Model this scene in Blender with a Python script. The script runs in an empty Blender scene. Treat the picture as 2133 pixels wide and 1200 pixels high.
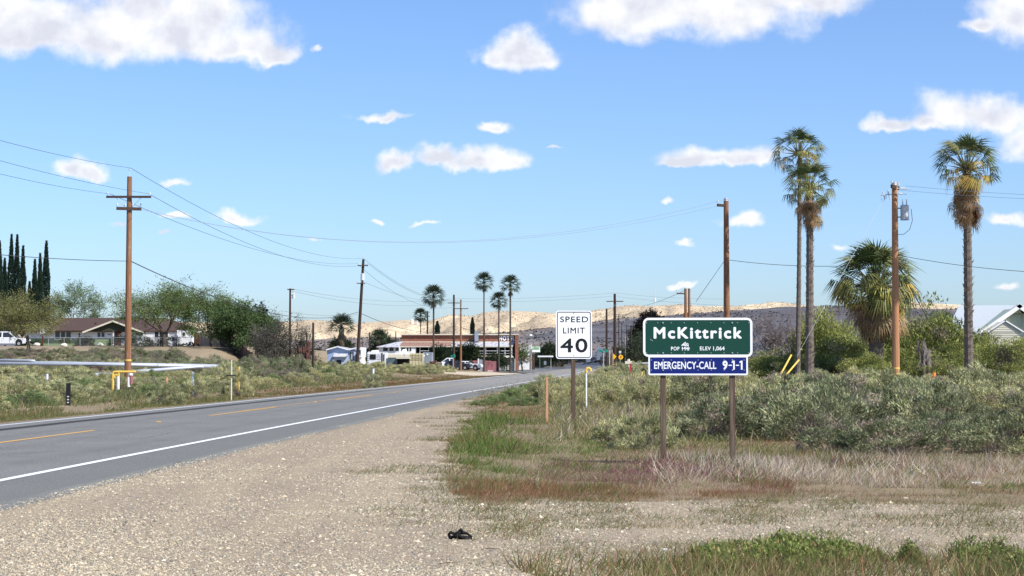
import bpy, math, random
import numpy as np
from mathutils import Vector, Matrix
random.seed(7); rng = np.random.default_rng(7)
S = bpy.context.scene
COL = S.collection
PI = math.pi
R = math.radians

# ------------------------------------------------------------------ camera, world, sun, exposure
F = 3700.0; CAMZ = 1.6; HOR = 757.0
PITCH = math.atan((HOR - 600) / F)
cd = bpy.data.cameras.new('camera'); cam = bpy.data.objects.new('camera', cd); COL.objects.link(cam)
cam.location = (0, 0, CAMZ); cam.rotation_euler = (PI / 2 + PITCH, 0, 0)
cd.sensor_width = 36; cd.lens = 36 * F / 2133; cd.clip_start = 0.1; cd.clip_end = 30000
S.camera = cam
SUN_EL = R(47); SUN_AZ = R(128)          # azimuth clockwise from +Y
SUNV = Vector((math.sin(SUN_AZ) * math.cos(SUN_EL), math.cos(SUN_AZ) * math.cos(SUN_EL), math.sin(SUN_EL)))
sd = bpy.data.lights.new('sun', 'SUN'); sd.energy = 4.6; sd.angle = R(0.55); sd.color = (1, .955, .88)
sun = bpy.data.objects.new('sun', sd); COL.objects.link(sun)
sun.rotation_euler = SUNV.to_track_quat('Z', 'Y').to_euler()
S.view_settings.view_transform = 'Standard'; S.view_settings.look = 'None'
S.view_settings.exposure = 0.52; S.view_settings.gamma = 1
S.view_settings.use_curve_mapping = False
S.cycles.max_bounces = 6; S.cycles.transparent_max_bounces = 12

def ray(px, py):
    dx = (px - 1066.5) / F; dz = -(py - 600) / F
    c, s = math.cos(PITCH), math.sin(PITCH)
    return dx, c - s * dz, s + c * dz
def P(px, py, Y):
    a, b, c = ray(px, py); k = Y / b
    return Vector((a * k, Y, CAMZ + c * k))
def PX(px, Y): return (px - 1066.5) / F * Y

W = bpy.data.worlds.new('World'); S.world = W; W.use_nodes = True
wt = W.node_tree; wn = wt.nodes; wn.clear()
def N(t, typ, **kw):
    n = t.nodes.new(typ)
    for k, v in kw.items(): setattr(n, k, v)
    return n
def VM(op, a, b=None, c=None):
    n = N(wt, 'ShaderNodeVectorMath', operation=op)
    for i, q in enumerate((a, b, c)):
        if q is None: continue
        if isinstance(q, (tuple, list)): n.inputs[i].default_value = q
        else: wt.links.new(q, n.inputs[i])
    return n.outputs['Value'] if op in ('LENGTH', 'DOT_PRODUCT') else n.outputs[0]
def MM(op, a, b=None, c=None, t=None, clamp=False):
    t = t or wt
    n = N(t, 'ShaderNodeMath', operation=op, use_clamp=clamp)
    for i, q in enumerate((a, b, c)):
        if q is None: continue
        if isinstance(q, (int, float)): n.inputs[i].default_value = q
        else: t.links.new(q, n.inputs[i])
    return n.outputs[0]
def MR(v, a, b, c=0., d=1., t=None, smooth=True):
    t = t or wt
    n = N(t, 'ShaderNodeMapRange', clamp=True)
    if smooth: n.interpolation_type = 'SMOOTHSTEP'
    t.links.new(v, n.inputs[0])
    for i, q in enumerate((a, b, c, d)): n.inputs[1 + i].default_value = q
    return n.outputs[0]
def NOI(t, vec, scale, detail=4, rough=.55, dist=0., dims='3D'):
    n = N(t, 'ShaderNodeTexNoise', noise_dimensions=dims)
    n.inputs['Scale'].default_value = scale; n.inputs['Detail'].default_value = detail
    n.inputs['Roughness'].default_value = rough; n.inputs['Distortion'].default_value = dist
    if vec is not None: t.links.new(vec, n.inputs['Vector'])
    return n.outputs[0]
def MIXC(t, f, a, b, mode='MIX'):
    n = N(t, 'ShaderNodeMix', data_type='RGBA', blend_type=mode)
    for s, q in ((n.inputs[0], f), (n.inputs[6], a), (n.inputs[7], b)):
        if isinstance(q, (int, float)): s.default_value = q
        elif isinstance(q, (tuple, list)): s.default_value = (*q[:3], 1)
        else: t.links.new(q, s)
    return n.outputs[2]

sky = N(wt, 'ShaderNodeTexSky', sky_type='NISHITA', sun_disc=False)
sky.sun_elevation = SUN_EL; sky.sun_rotation = SUN_AZ
sky.altitude = 300; sky.air_density = 1.0; sky.dust_density = 1.0; sky.ozone_density = 4.0
# clouds of the northern sky: rounded puffs with flattish bases, addressed by world direction
geo = N(wt, 'ShaderNodeTexCoord').outputs['Generated']
sep = N(wt, 'ShaderNodeSeparateXYZ'); wt.links.new(geo, sep.inputs[0])
dy = MM('MAXIMUM', sep.outputs[1], 0.02)
cmb = N(wt, 'ShaderNodeCombineXYZ')
wt.links.new(MM('DIVIDE', sep.outputs[0], dy), cmb.inputs[0]); wt.links.new(MM('DIVIDE', sep.outputs[2], dy), cmb.inputs[1])
uv = cmb.outputs[0]
wn1 = N(wt, 'ShaderNodeTexNoise', noise_dimensions='2D'); wt.links.new(uv, wn1.inputs['Vector'])
wn1.inputs['Scale'].default_value = 42; wn1.inputs['Detail'].default_value = 5; wn1.inputs['Roughness'].default_value = .55
warp = VM('MULTIPLY', VM('SUBTRACT', wn1.outputs['Color'], (.5, .5, .5)), (.022, .016, 0))
uvw = VM('ADD', uv, warp)
PUFFS = [ # px, py, rx, ry(up), base factor(down sharper)
 (60, 80, 190, 78, 1.6), (220, 75, 210, 118, 2.0), (380, 85, 200, 120, 2.2), (500, 108, 130, 62, 2.0), (565, 118, 70, 38, 2.2), (20, 20, 140, 60, 1.),
 (300, 20, 150, 90, 1.3), (420, 30, 110, 80, 1.5),
 (1330, 35, 170, 110, 1.9), (1500, 20, 230, 130, 1.8), (1680, -5, 140, 90, 1.6), (1260, 10, 90, 90, 1.4),
 (1070, 112, 82, 58, 1.5), (1120, 118, 62, 40, 1.6), (1025, 122, 50, 36, 1.5),
 (2120, 30, 110, 95, 1.3), (2050, 52, 60, 26, 1.6), (2180, 60, 90, 60, 1.3),
 (1990, 235, 95, 62, 1.7), (1860, 264, 62, 28, 1.8), (2080, 250, 110, 52, 1.5), (2160, 300, 100, 62, 1.4), (1925, 262, 70, 34, 1.7),
 (795, 242, 78, 16, 1.4), (1035, 267, 42, 18, 1.3), (825, 340, 40, 30, 1.5), (925, 337, 75, 34, 1.9), (990, 338, 80, 36, 2.0), (1050, 340, 52, 34, 1.9),
 (1160, 308, 34, 10, 1.), (1490, 330, 120, 30, 1.8), (1560, 328, 90, 30, 1.8), (1430, 338, 50, 18, 1.6),
 (150, 355, 42, 32, 1.6), (185, 365, 46, 22, 1.6), (358, 370, 34, 16, 1.3), (500, 454, 52, 22, 1.6), (375, 456, 46, 12, 1.2),
 (1545, 464, 58, 26, 1.6), (2100, 458, 66, 26, 1.7), (1430, 510, 34, 11, 1.), (1745, 508, 38, 14, 1.), (655, 496, 30, 11, 1.), (1425, 590, 34, 9, 1.),
 (780, 466, 26, 8, 1.), (672, 102, 22, 14, 1.), (1390, 412, 24, 10, 1.), (2095, 592, 46, 12, 1.), (340, 492, 30, 9, 1.), (240, 478, 40, 10, 1.), (890, 470, 40, 8, 1.)]
acc = None
for (px, py, rx, ry, bf) in PUFFS:
    a, b, c = ray(px, py)
    sx, sy = F / rx, F / ry
    q = VM('MULTIPLY_ADD', uvw, (sx, sy, 0), (-a / b * sx, -c / b * sy, 0))
    if bf > 1.05: q = VM('MAXIMUM', q, VM('MULTIPLY', q, (-1, -bf, 0)))
    l = VM('LENGTH', q)
    if bf < 1.45: l = MM('ADD', l, .10 + .5 * (1.45 - bf) * (ry < 40))
    acc = l if acc is None else MM('SMOOTH_MIN', acc, l, .3)
# the sky outside the view carries the same kind of scattered fair-weather cloud
den = MM('ADD', MM('MAXIMUM', sep.outputs[2], 0), 0.12)
cm2 = N(wt, 'ShaderNodeCombineXYZ')
wt.links.new(MM('DIVIDE', sep.outputs[0], den), cm2.inputs[0]); wt.links.new(MM('DIVIDE', sep.outputs[1], den), cm2.inputs[1])
gen = NOI(wt, cm2.outputs[0], 1.7, 5, .5)
outside = MM('MAXIMUM', MR(MM('ABSOLUTE', MM('DIVIDE', sep.outputs[0], dy)), .32, .42), MR(MM('DIVIDE', sep.outputs[2], dy), .21, .27))
gd = MM('MULTIPLY', MM('MULTIPLY', MR(gen, .55, .66), outside), MR(sep.outputs[2], .03, .10))
fb = NOI(wt, uv, 38, 7, .55, dims='2D')
fb2 = NOI(wt, VM('ADD', uv, (0.004, .010, 0)), 38, 4, .5, dims='2D')
big = NOI(wt, uv, 22, 3, .5, dims='2D')
val = MM('ADD', MM('SUBTRACT', 1.0, acc), MM('MULTIPLY', MM('SUBTRACT', fb, .5), .9))
alpha = MR(val, -.12, .60)
core = MR(val, .25, .9)
lit = MM('ADD', MM('MULTIPLY', MM('SUBTRACT', fb, fb2), 1.7), MM('MULTIPLY', MM('SUBTRACT', big, .5), .9))
shade = MR(MM('ADD', lit, MM('ADD', MM('MULTIPLY', core, -.34), .2)), -.35, .22, smooth=False)
KW = 1.0
ccol = MIXC(wt, shade, (4.55, 4.62, 5.05), (6.2, 6.15, 6.2))
alpha_all = MM('MAXIMUM', MM('MULTIPLY', MM('MULTIPLY', alpha, MR(sep.outputs[1], 0.02, .1)), .93), MM('MULTIPLY', gd, .8))
hs = N(wt, 'ShaderNodeHueSaturation'); hs.inputs['Saturation'].default_value = 1.0; hs.inputs['Value'].default_value = 1.0
wt.links.new(sky.outputs[0], hs.inputs['Color'])
skyc = MIXC(wt, 1.0, hs.outputs[0], (.77, .875, 1.07), 'MULTIPLY')
bg = N(wt, 'ShaderNodeBackground'); bg.inputs[1].default_value = 0.12
wt.links.new(MIXC(wt, alpha_all, skyc, ccol), bg.inputs[0])
wo = N(wt, 'ShaderNodeOutputWorld'); wt.links.new(bg.outputs[0], wo.inputs[0])

# ------------------------------------------------------------------ helpers
def tag(o, label=None, cat=None, group=None, kind=None):
    if label: o['label'] = label
    if cat: o['category'] = cat
    if group: o['group'] = group
    if kind: o['kind'] = kind
    return o
def thing(name, loc, label, cat, group=None, rz=0):
    o = bpy.data.objects.new(name, None); COL.objects.link(o); o.location = loc; o.rotation_euler = (0, 0, rz)
    o.empty_display_size = .2
    return tag(o, label, cat, group)
def link(name, me, parent=None, loc=None, rot=None, scale=None):
    o = bpy.data.objects.new(name, me); COL.objects.link(o)
    if parent: o.parent = parent
    if loc is not None: o.location = loc
    if rot is not None: o.rotation_euler = rot
    if scale is not None: o.scale = scale
    return o
class MB:
    def __init__(s): s.v = []; s.f = []; s.sm = False
    def add(s, v, f):
        b = len(s.v); s.v += [tuple(p) for p in v]; s.f += [tuple(i + b for i in q) for q in f]; return s
    def box(s, c, d, rz=0, rx=0, ry=0):
        m = Matrix.Rotation(rz, 3, 'Z') @ Matrix.Rotation(ry, 3, 'Y') @ Matrix.Rotation(rx, 3, 'X')
        c = Vector(c); v = []
        for x in (-.5, .5):
            for y in (-.5, .5):
                for z in (-.5, .5): v.append(c + m @ Vector((x * d[0], y * d[1], z * d[2])))
        return s.add(v, [(0, 1, 3, 2), (4, 6, 7, 5), (0, 4, 5, 1), (2, 3, 7, 6), (0, 2, 6, 4), (1, 5, 7, 3)])
    def b2(s, a, b):  # corner to corner
        return s.box([(a[i] + b[i]) / 2 for i in range(3)], [abs(b[i] - a[i]) for i in range(3)])
    def cyl(s, p0, p1, r0, r1=None, n=8, caps=True):
        r1 = r0 if r1 is None else r1
        p0 = Vector(p0); p1 = Vector(p1); d = (p1 - p0)
        if d.length < 1e-6: return s
        d.normalize(); a = d.orthogonal().normalized(); b = d.cross(a)
        v = []
        for p, r in ((p0, r0), (p1, r1)):
            for i in range(n):
                t = 2 * PI * i / n; v.append(p + (a * math.cos(t) + b * math.sin(t)) * r)
        f = [(i, (i + 1) % n, n + (i + 1) % n, n + i) for i in range(n)]
        if caps: f += [tuple(range(n))[::-1], tuple(range(n, 2 * n))]
        return s.add(v, f)
    def path(s, pts, rs, n=6):
        k = len(pts); pts = [Vector(p) for p in pts]
        if not hasattr(rs, '__len__'): rs = [rs] * k
        v = []; a = None
        for i, p in enumerate(pts):
            d = (pts[min(i + 1, k - 1)] - pts[max(i - 1, 0)]).normalized()
            if a is None: a = d.orthogonal().normalized()
            else: a = (a - d * a.dot(d)).normalized()
            b = d.cross(a)
            for j in range(n):
                t = 2 * PI * j / n; v.append(p + (a * math.cos(t) + b * math.sin(t)) * rs[i])
        f = [(i * n + j, i * n + (j + 1) % n, (i + 1) * n + (j + 1) % n, (i + 1) * n + j) for i in range(k - 1) for j in range(n)]
        f += [tuple(range(n))[::-1], tuple(range((k - 1) * n, k * n))]
        return s.add(v, f)
    def ext(s, pts, axis, a, b):  # extrude a 2d outline along axis 'x','y','z' from a to b
        def V(p, t): return {'x': (t, p[0], p[1]), 'y': (p[0], t, p[1]), 'z': (p[0], p[1], t)}[axis]
        n = len(pts)
        return s.add([V(p, a) for p in pts] + [V(p, b) for p in pts],
                     [(i, (i + 1) % n, n + (i + 1) % n, n + i) for i in range(n)] + [tuple(range(n))[::-1], tuple(range(n, 2 * n))])
    def mesh(s, name, m):
        me = bpy.data.meshes.new(name); me.from_pydata([tuple(v) for v in s.v], [], s.f); me.update()
        bmf(me)
        if m: me.materials.append(m)
        if s.sm: me.shade_smooth()
        return me
    def build(s, name, m, parent=None, loc=None, rot=None):
        return link(name, s.mesh(name, m), parent, loc, rot)
import bmesh
def bmf(me):
    b = bmesh.new(); b.from_mesh(me); bmesh.ops.recalc_face_normals(b, faces=b.faces); b.to_mesh(me); b.free()
def rrect(w, h, r, n=5):
    pts = []
    for cx, cy, a0 in ((w / 2 - r, h / 2 - r, 0), (-w / 2 + r, h / 2 - r, 90), (-w / 2 + r, -h / 2 + r, 180), (w / 2 - r, -h / 2 + r, 270)):
        for i in range(n + 1):
            t = R(a0 + 90 * i / n); pts.append((cx + r * math.cos(t), cy + r * math.sin(t)))
    return pts
def tris_mesh(name, V, col, m):
    """V: (n,3,3) triangles, col: (n,3)"""
    n = len(V); me = bpy.data.meshes.new(name)
    me.vertices.add(n * 3); me.vertices.foreach_set('co', V.reshape(-1).astype(np.float32))
    me.loops.add(n * 3); me.loops.foreach_set('vertex_index', np.arange(n * 3, dtype=np.int32))
    me.polygons.add(n); me.polygons.foreach_set('loop_start', np.arange(0, n * 3, 3, dtype=np.int32))
    me.update(calc_edges=True)
    a = me.color_attributes.new('Col', 'FLOAT_COLOR', 'POINT')
    c = np.ones((n * 3, 4), np.float32); c[:, :3] = np.repeat(col, 3, axis=0)
    a.data.foreach_set('color', c.reshape(-1))
    me.materials.append(m); return me
def copy_tree(o, parent=None):
    c = o.copy(); COL.objects.link(c)
    if parent: c.parent = parent
    for ch in o.children: copy_tree(ch, c)
    return c

# vectorised value noise
_pt = rng.random((256, 256))
def vn(x, y):
    xi = np.floor(x).astype(int); yi = np.floor(y).astype(int); fx = x - xi; fy = y - yi
    fx = fx * fx * (3 - 2 * fx); fy = fy * fy * (3 - 2 * fy)
    g = lambda i, j: _pt[i & 255, j & 255]
    return (g(xi, yi) * (1 - fx) + g(xi + 1, yi) * fx) * (1 - fy) + (g(xi, yi + 1) * (1 - fx) + g(xi + 1, yi + 1) * fx) * fy
def fbm(x, y, o=4):
    s = 0; a = .5; t = 0
    for i in range(o): s = s + a * vn(x * 2 ** i + 17.3 * i, y * 2 ** i + 5.1 * i); t += a; a *= .5
    return s / t
def SS(x, a, b):
    t = np.clip((x - a) / (b - a), 0, 1); return t * t * (3 - 2 * t)

# ------------------------------------------------------------------ terrain shape
RY = [-80, 0, 10, 24, 46, 88, 125, 200, 300, 400, 550, 800, 1100, 1400]
RX = [-13.5, -11.6, -11.2, -10.6, -9.4, -6.8, -4.2, .9, 7.6, 14.3, 24.3, 38, 49.8, 60]
_ys = np.linspace(-80, 1400, 1481); _xs = np.interp(_ys, RY, RX)
for _ in range(3): _xs = np.convolve(np.pad(_xs, 6, 'reflect', reflect_type='odd'), np.ones(13) / 13, 'valid')
def roadx(y): return np.interp(y, _ys, _xs)
NR = np.array([(-400, 704), (0, 704), (600, 712), (740, 706), (830, 705), (880, 704), (1000, 698), (1082, 691), (1160, 682), (1240, 671), (1330, 662), (1430, 655), (1560, 646), (1640, 641), (1800, 641), (2000, 646), (2133, 650), (2600, 660)], float)
FR = np.array([(-400, 680), (0, 674), (560, 668), (640, 666), (700, 669), (740, 674), (800, 667), (850, 664), (880, 668), (905, 662), (940, 652), (985, 655), (1010, 648), (1060, 646), (1140, 649), (1180, 651), (1240, 643), (1300, 636), (1400, 633), (1470, 636), (1540, 634), (1600, 628), (1640, 629), (1700, 633), (1745, 640), (1800, 637), (1850, 630), (1900, 628), (1950, 629), (2000, 632), (2133, 640), (2600, 650)], float)
Y1, YV, Y2 = 1600., 1950., 2800.
def H(x, y):
    x = np.asarray(x, float); y = np.asarray(y, float)
    xc = roadx(y); d = np.abs(x - xc)
    z = np.interp(y, [0, 300, 550, 1100, 1300], [0, 0, 1.05, 5., 7.5])
    L = xc - x; Rr = x - xc
    z = z + .75 * SS(y, 50, 120) * SS(L, 6, 22)
    z = z + (-.12 * SS(y, 18, 28) + .38 * SS(y, 33, 52)) * SS(Rr, 7, 13) * (1 - SS(y, 200, 300))
    z = z - .10 * SS(L, 4.2, 6) * (1 - SS(L, 7, 10))
    z = z + 3.1 * SS(-x, 27.5, 36) * SS(y, 150, 232) * (1 - SS(y, 330, 460))
    z = z + (fbm(x / 6, y / 6, 3) - .5) * .22 * SS(d, 6, 14) * SS(y, 20, 60)
    z = z + (fbm(x / .9, y / .9, 2) - .5) * .035 * SS(d, 5.3, 6.5)
    z = z + ((fbm(x / 3.5, y / 5, 4) - .5) * .55 + (fbm(x / .8, y / 1.5, 2) - .5) * .12) * SS(-x, 27.5, 36) * SS(y, 140, 180) * (1 - SS(y, 200, 215))
    px = 1066.5 + F * x / np.maximum(y, 50)
    zn = CAMZ + (HOR - np.interp(px, NR[:, 0], NR[:, 1])) / F * Y1
    zf = CAMZ + (HOR - np.interp(px, FR[:, 0], FR[:, 1])) / F * Y2
    rough = (fbm(x / 40, y / 60, 4) - .5)
    h = np.where(y < Y1, z + (zn - z) * SS(y, 1080, Y1), 0)
    h = np.where((y >= Y1) & (y < YV), zn * (1 - .45 * SS(y, Y1, YV)), h)
    tt = np.clip((y - YV) / (Y2 - YV), 0, 1)
    h = np.where((y >= YV) & (y < Y2), zn * .55 + (zf - zn * .55) * (tt ** .85), h)
    h = np.where(y >= Y2, zf * (1 - .6 * SS(y, Y2, 4200)), h)
    h = np.where(y < 1080, z, h)
    m1 = SS(y, 1120, 1350) * (1 - SS(y, 1500, 1600)); m2 = SS(y, YV, YV + 120) * (1 - .93 * SS(y, Y2 - 160, Y2))
    g = 1 - np.abs(2 * fbm(x / 75 + .6 * fbm(x / 90, y / 90, 2), y / 260, 4) - 1)
    h = h + rough * 7 * m1 + (-np.clip(g - .45, 0, 1) * 62 + rough * 10) * m2 * (tt * .7 + .3)
    h = h + (fbm(x / 26, y / 26, 2) - .5) * 2.2 * SS(y, Y2 - 120, Y2) * (1 - SS(y, Y2, Y2 + 100))
    return h
def Hs(x, y): return float(H(x, y))
def G(px, Y, dz=0):
    x = PX(px, Y); return Vector((x, Y, Hs(x, Y) + dz))

# ------------------------------------------------------------------ materials
MATS = {}
def mat(name, col, rough=.85, spec=.3, metal=0., var=.18, scale=6., bump=0., bscale=None, stretch=None, col2=None, thr=(.4, .65), coords='Object'):
    if name in MATS: return MATS[name]
    m = bpy.data.materials.new(name); m.use_nodes = True; t = m.node_tree; t.nodes.clear()
    out = N(t, 'ShaderNodeOutputMaterial'); p = N(t, 'ShaderNodeBsdfPrincipled'); t.links.new(p.outputs[0], out.inputs[0])
    p.inputs['Roughness'].default_value = rough; p.inputs['Specular IOR Level'].default_value = spec; p.inputs['Metallic'].default_value = metal
    tc = N(t, 'ShaderNodeTexCoord').outputs[coords]
    if stretch:
        mp = N(t, 'ShaderNodeMapping'); t.links.new(tc, mp.inputs[0]); mp.inputs['Scale'].default_value = stretch; tc = mp.outputs[0]
    n = NOI(t, tc, scale, 5, .6)
    c = MIXC(t, n, tuple(q * (1 - var) for q in col), tuple(min(1, q * (1 + var)) for q in col))
    if col2:
        n2 = NOI(t, tc, scale * .37, 4, .65)
        c = MIXC(t, MR(n2, *thr, t=t), c, col2)
    t.links.new(c, p.inputs['Base Color'])
    if bump:
        bn = N(t, 'ShaderNodeBump'); bn.inputs['Strength'].default_value = 1; bn.inputs['Distance'].default_value = bump
        t.links.new(NOI(t, tc, bscale or scale * 2, 4, .6), bn.inputs['Height']); t.links.new(bn.outputs[0], p.inputs['Normal'])
    MATS[name] = m; return m
def leafmat(name, trans=.3, rough=.7):
    m = bpy.data.materials.new(name); m.use_nodes = True; t = m.node_tree; t.nodes.clear()
    out = N(t, 'ShaderNodeOutputMaterial'); a = N(t, 'ShaderNodeVertexColor', layer_name='Col')
    p = N(t, 'ShaderNodeBsdfPrincipled'); p.inputs['Roughness'].default_value = rough; p.inputs['Specular IOR Level'].default_value = .2
    tr = N(t, 'ShaderNodeBsdfTranslucent'); mx = N(t, 'ShaderNodeMixShader'); mx.inputs[0].default_value = trans
    oi = N(t, 'ShaderNodeObjectInfo').outputs['Random']
    c = MIXC(t, 1.0, a.outputs[0], MIXC(t, oi, (.82, .84, .84), (1.16, 1.12, 1.08)), 'MULTIPLY')
    t.links.new(c, p.inputs['Base Color']); t.links.new(c, tr.inputs[0])
    t.links.new(p.outputs[0], mx.inputs[1]); t.links.new(tr.outputs[0], mx.inputs[2]); t.links.new(mx.outputs[0], out.inputs[0])
    return m
LEAF = leafmat('foliage', .28); GRASSM = leafmat('grass_blades', .35); STONEM = leafmat('pebble_stone', 0., .9)
M = dict(
 pole=mat('pole_wood', (.24, .115, .06), .8, .2, var=.35, scale=5, stretch=(6, 6, .5), bump=.01, col2=(.36, .27, .2), thr=(.52, .75)),
 poled=mat('dark_pole_wood', (.05, .032, .025), .85, .2, var=.4, scale=5, stretch=(6, 6, .5), bump=.01),
 polel=mat('new_pole_wood', (.40, .20, .10), .75, .2, var=.25, scale=5, stretch=(6, 6, .4), bump=.008, col2=(.5, .33, .2), thr=(.5, .8)),
 post=mat('sign_post_wood', (.105, .072, .052), .9, .15, var=.5, scale=6, stretch=(9, 9, .5), bump=.006, col2=(.19, .15, .12), thr=(.45, .7)),
 arm=mat('crossarm_wood', (.07, .045, .035), .9, .2, var=.4, scale=8),
 steel=mat('galvanised_steel', (.5, .52, .54), .45, .5, .6, var=.12, scale=20),
 ins=mat('insulator', (.55, .58, .6), .3, .6, var=.05),
 trans=mat('transformer_grey', (.55, .6, .64), .5, .4, var=.06, scale=3),
 wire=mat('wire', (.05, .05, .055), .6, .3, var=.05), wirel=mat('bright_wire', (.45, .47, .5), .4, .5, .4, var=.05),
 white=mat('white_paint', (.72, .73, .74), .6, .3, var=.06, scale=4), signw=mat('sign_white', (.86, .88, .90), .38, .45, var=.03, scale=12),
 signg=mat('sign_green', (.003, .052, .034), .45, .35, var=.2, scale=160, col2=(.007, .07, .047), thr=(.5, .8)),
 signb=mat('sign_blue', (.002, .014, .16), .45, .35, var=.15, scale=120),
 black=mat('black_paint', (.012, .012, .013), .5, .4, var=.1), ink=mat('sign_black', (.008, .008, .01), .5, .3, var=.05),
 yellow=mat('yellow_pipe_paint', (.70, .47, .10), .55, .3, var=.15, scale=9), orange=mat('orange_paint', (.78, .26, .05), .55, .3, var=.12, scale=9),
 ysign=mat('yellow_sign', (.85, .42, .02), .4, .4, var=.05), red=mat('red_paint', (.4, .03, .03), .5, .4, var=.1),
 stake=mat('weathered_orange_stake', (.52, .29, .16), .8, .2, var=.2, scale=12),
 brick=mat('hotel_brick', (.235, .10, .065), .9, .2, var=.3, scale=6, col2=(.30, .17, .12), thr=(.5, .7)),
 broof=mat('faded_brown_roof', (.27, .165, .13), .85, .2, var=.2, scale=2, stretch=(6, 1, 1), col2=(.13, .09, .075), thr=(.52, .7)),
 mroof=mat('white_metal_roof', (.46, .47, .50), .55, .35, var=.2, scale=2, stretch=(3, 1, 1), col2=(.16, .13, .12), thr=(.5, .68)),
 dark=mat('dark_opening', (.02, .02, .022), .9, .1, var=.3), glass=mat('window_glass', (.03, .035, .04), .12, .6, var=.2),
 cream=mat('cream_paint', (.62, .58, .46), .8, .2, var=.1, scale=3), bluesid=mat('blue_grey_siding', (.30, .40, .58), .75, .2, var=.08, scale=3),
 greensid=mat('sage_green_siding', (.43, .50, .40), .8, .2, var=.07, scale=3), greenw=mat('dull_green_wall', (.20, .27, .14), .85, .2, var=.15, scale=3),
 roofg=mat('grey_shingle', (.36, .40, .43), .9, .2, var=.14, scale=25, bump=.01), roofb=mat('brown_shingle', (.075, .048, .042), .9, .2, var=.35, scale=22, bump=.01),
 pink=mat('faded_red_metal', (.30, .12, .13), .7, .3, var=.15, scale=2, stretch=(14, 1, 1)),
 tan=mat('tan_container', (.52, .46, .28), .7, .3, var=.12, scale=3), grey=mat('grey_panel', (.25, .29, .34), .7, .3, var=.12, scale=3),
 pipe=mat('silver_pipe', (.42, .45, .50), .5, .45, .3, var=.12, scale=1.5), rubber=mat('tyre_rubber', (.02, .02, .02), .8, .2, var=.2),
 carw=mat('white_car_paint', (.75, .77, .80), .25, .5, var=.02), card=mat('dark_car_paint', (.03, .04, .06), .25, .5, var=.05),
 rust=mat('rusty_iron', (.12, .055, .04), .9, .2, var=.4, scale=6, col2=(.05, .03, .025)), rock=mat('pale_rock', (.6, .57, .5), .9, .2, var=.2, scale=8, bump=.03),
 fencew=mat('weathered_fence_wood', (.42, .33, .26), .9, .2, var=.3, scale=5, stretch=(8, 8, .4)), fenced=mat('dark_fence_wood', (.09, .06, .05), .9, .2, var=.35, scale=5, stretch=(8, 8, .4)),
 fenceo=mat('orange_fence_wood', (.40, .19, .09), .9, .2, var=.25, scale=5, stretch=(8, 8, .4)), doorr=mat('dark_red_door', (.10, .025, .02), .6, .3, var=.2),
 bark=mat('bark', (.13, .10, .08), .95, .1, var=.4, scale=9, bump=.02), barkg=mat('grey_twigs', (.34, .29, .28), .95, .1, var=.25, scale=9),
 palmt=mat('palm_trunk_bark', (.155, .13, .11), .95, .1, var=.35, scale=8, bump=.02), palmd=mat('dark_palm_bark', (.075, .062, .052), .95, .1, var=.3, scale=8), palms=mat('palm_leaf_scar', (.34, .30, .25), .95, .1, var=.4, scale=12),
 cloth=mat('black_fabric', (.010, .010, .011), .8, .2, var=.3, scale=30), awn=mat('canopy_white', (.7, .72, .72), .6, .3, var=.08),
 sgreen=mat('street_sign_green', (.01, .20, .14), .4, .4, var=.05), teal=mat('dull_teal_sheet', (.10, .15, .16), .8, .2, var=.3, scale=2, stretch=(12, 1, 1)),
 cloudm=mat('cloud_vapour', (.93, .93, .94), 1., 0., var=.02, scale=.01))

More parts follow.
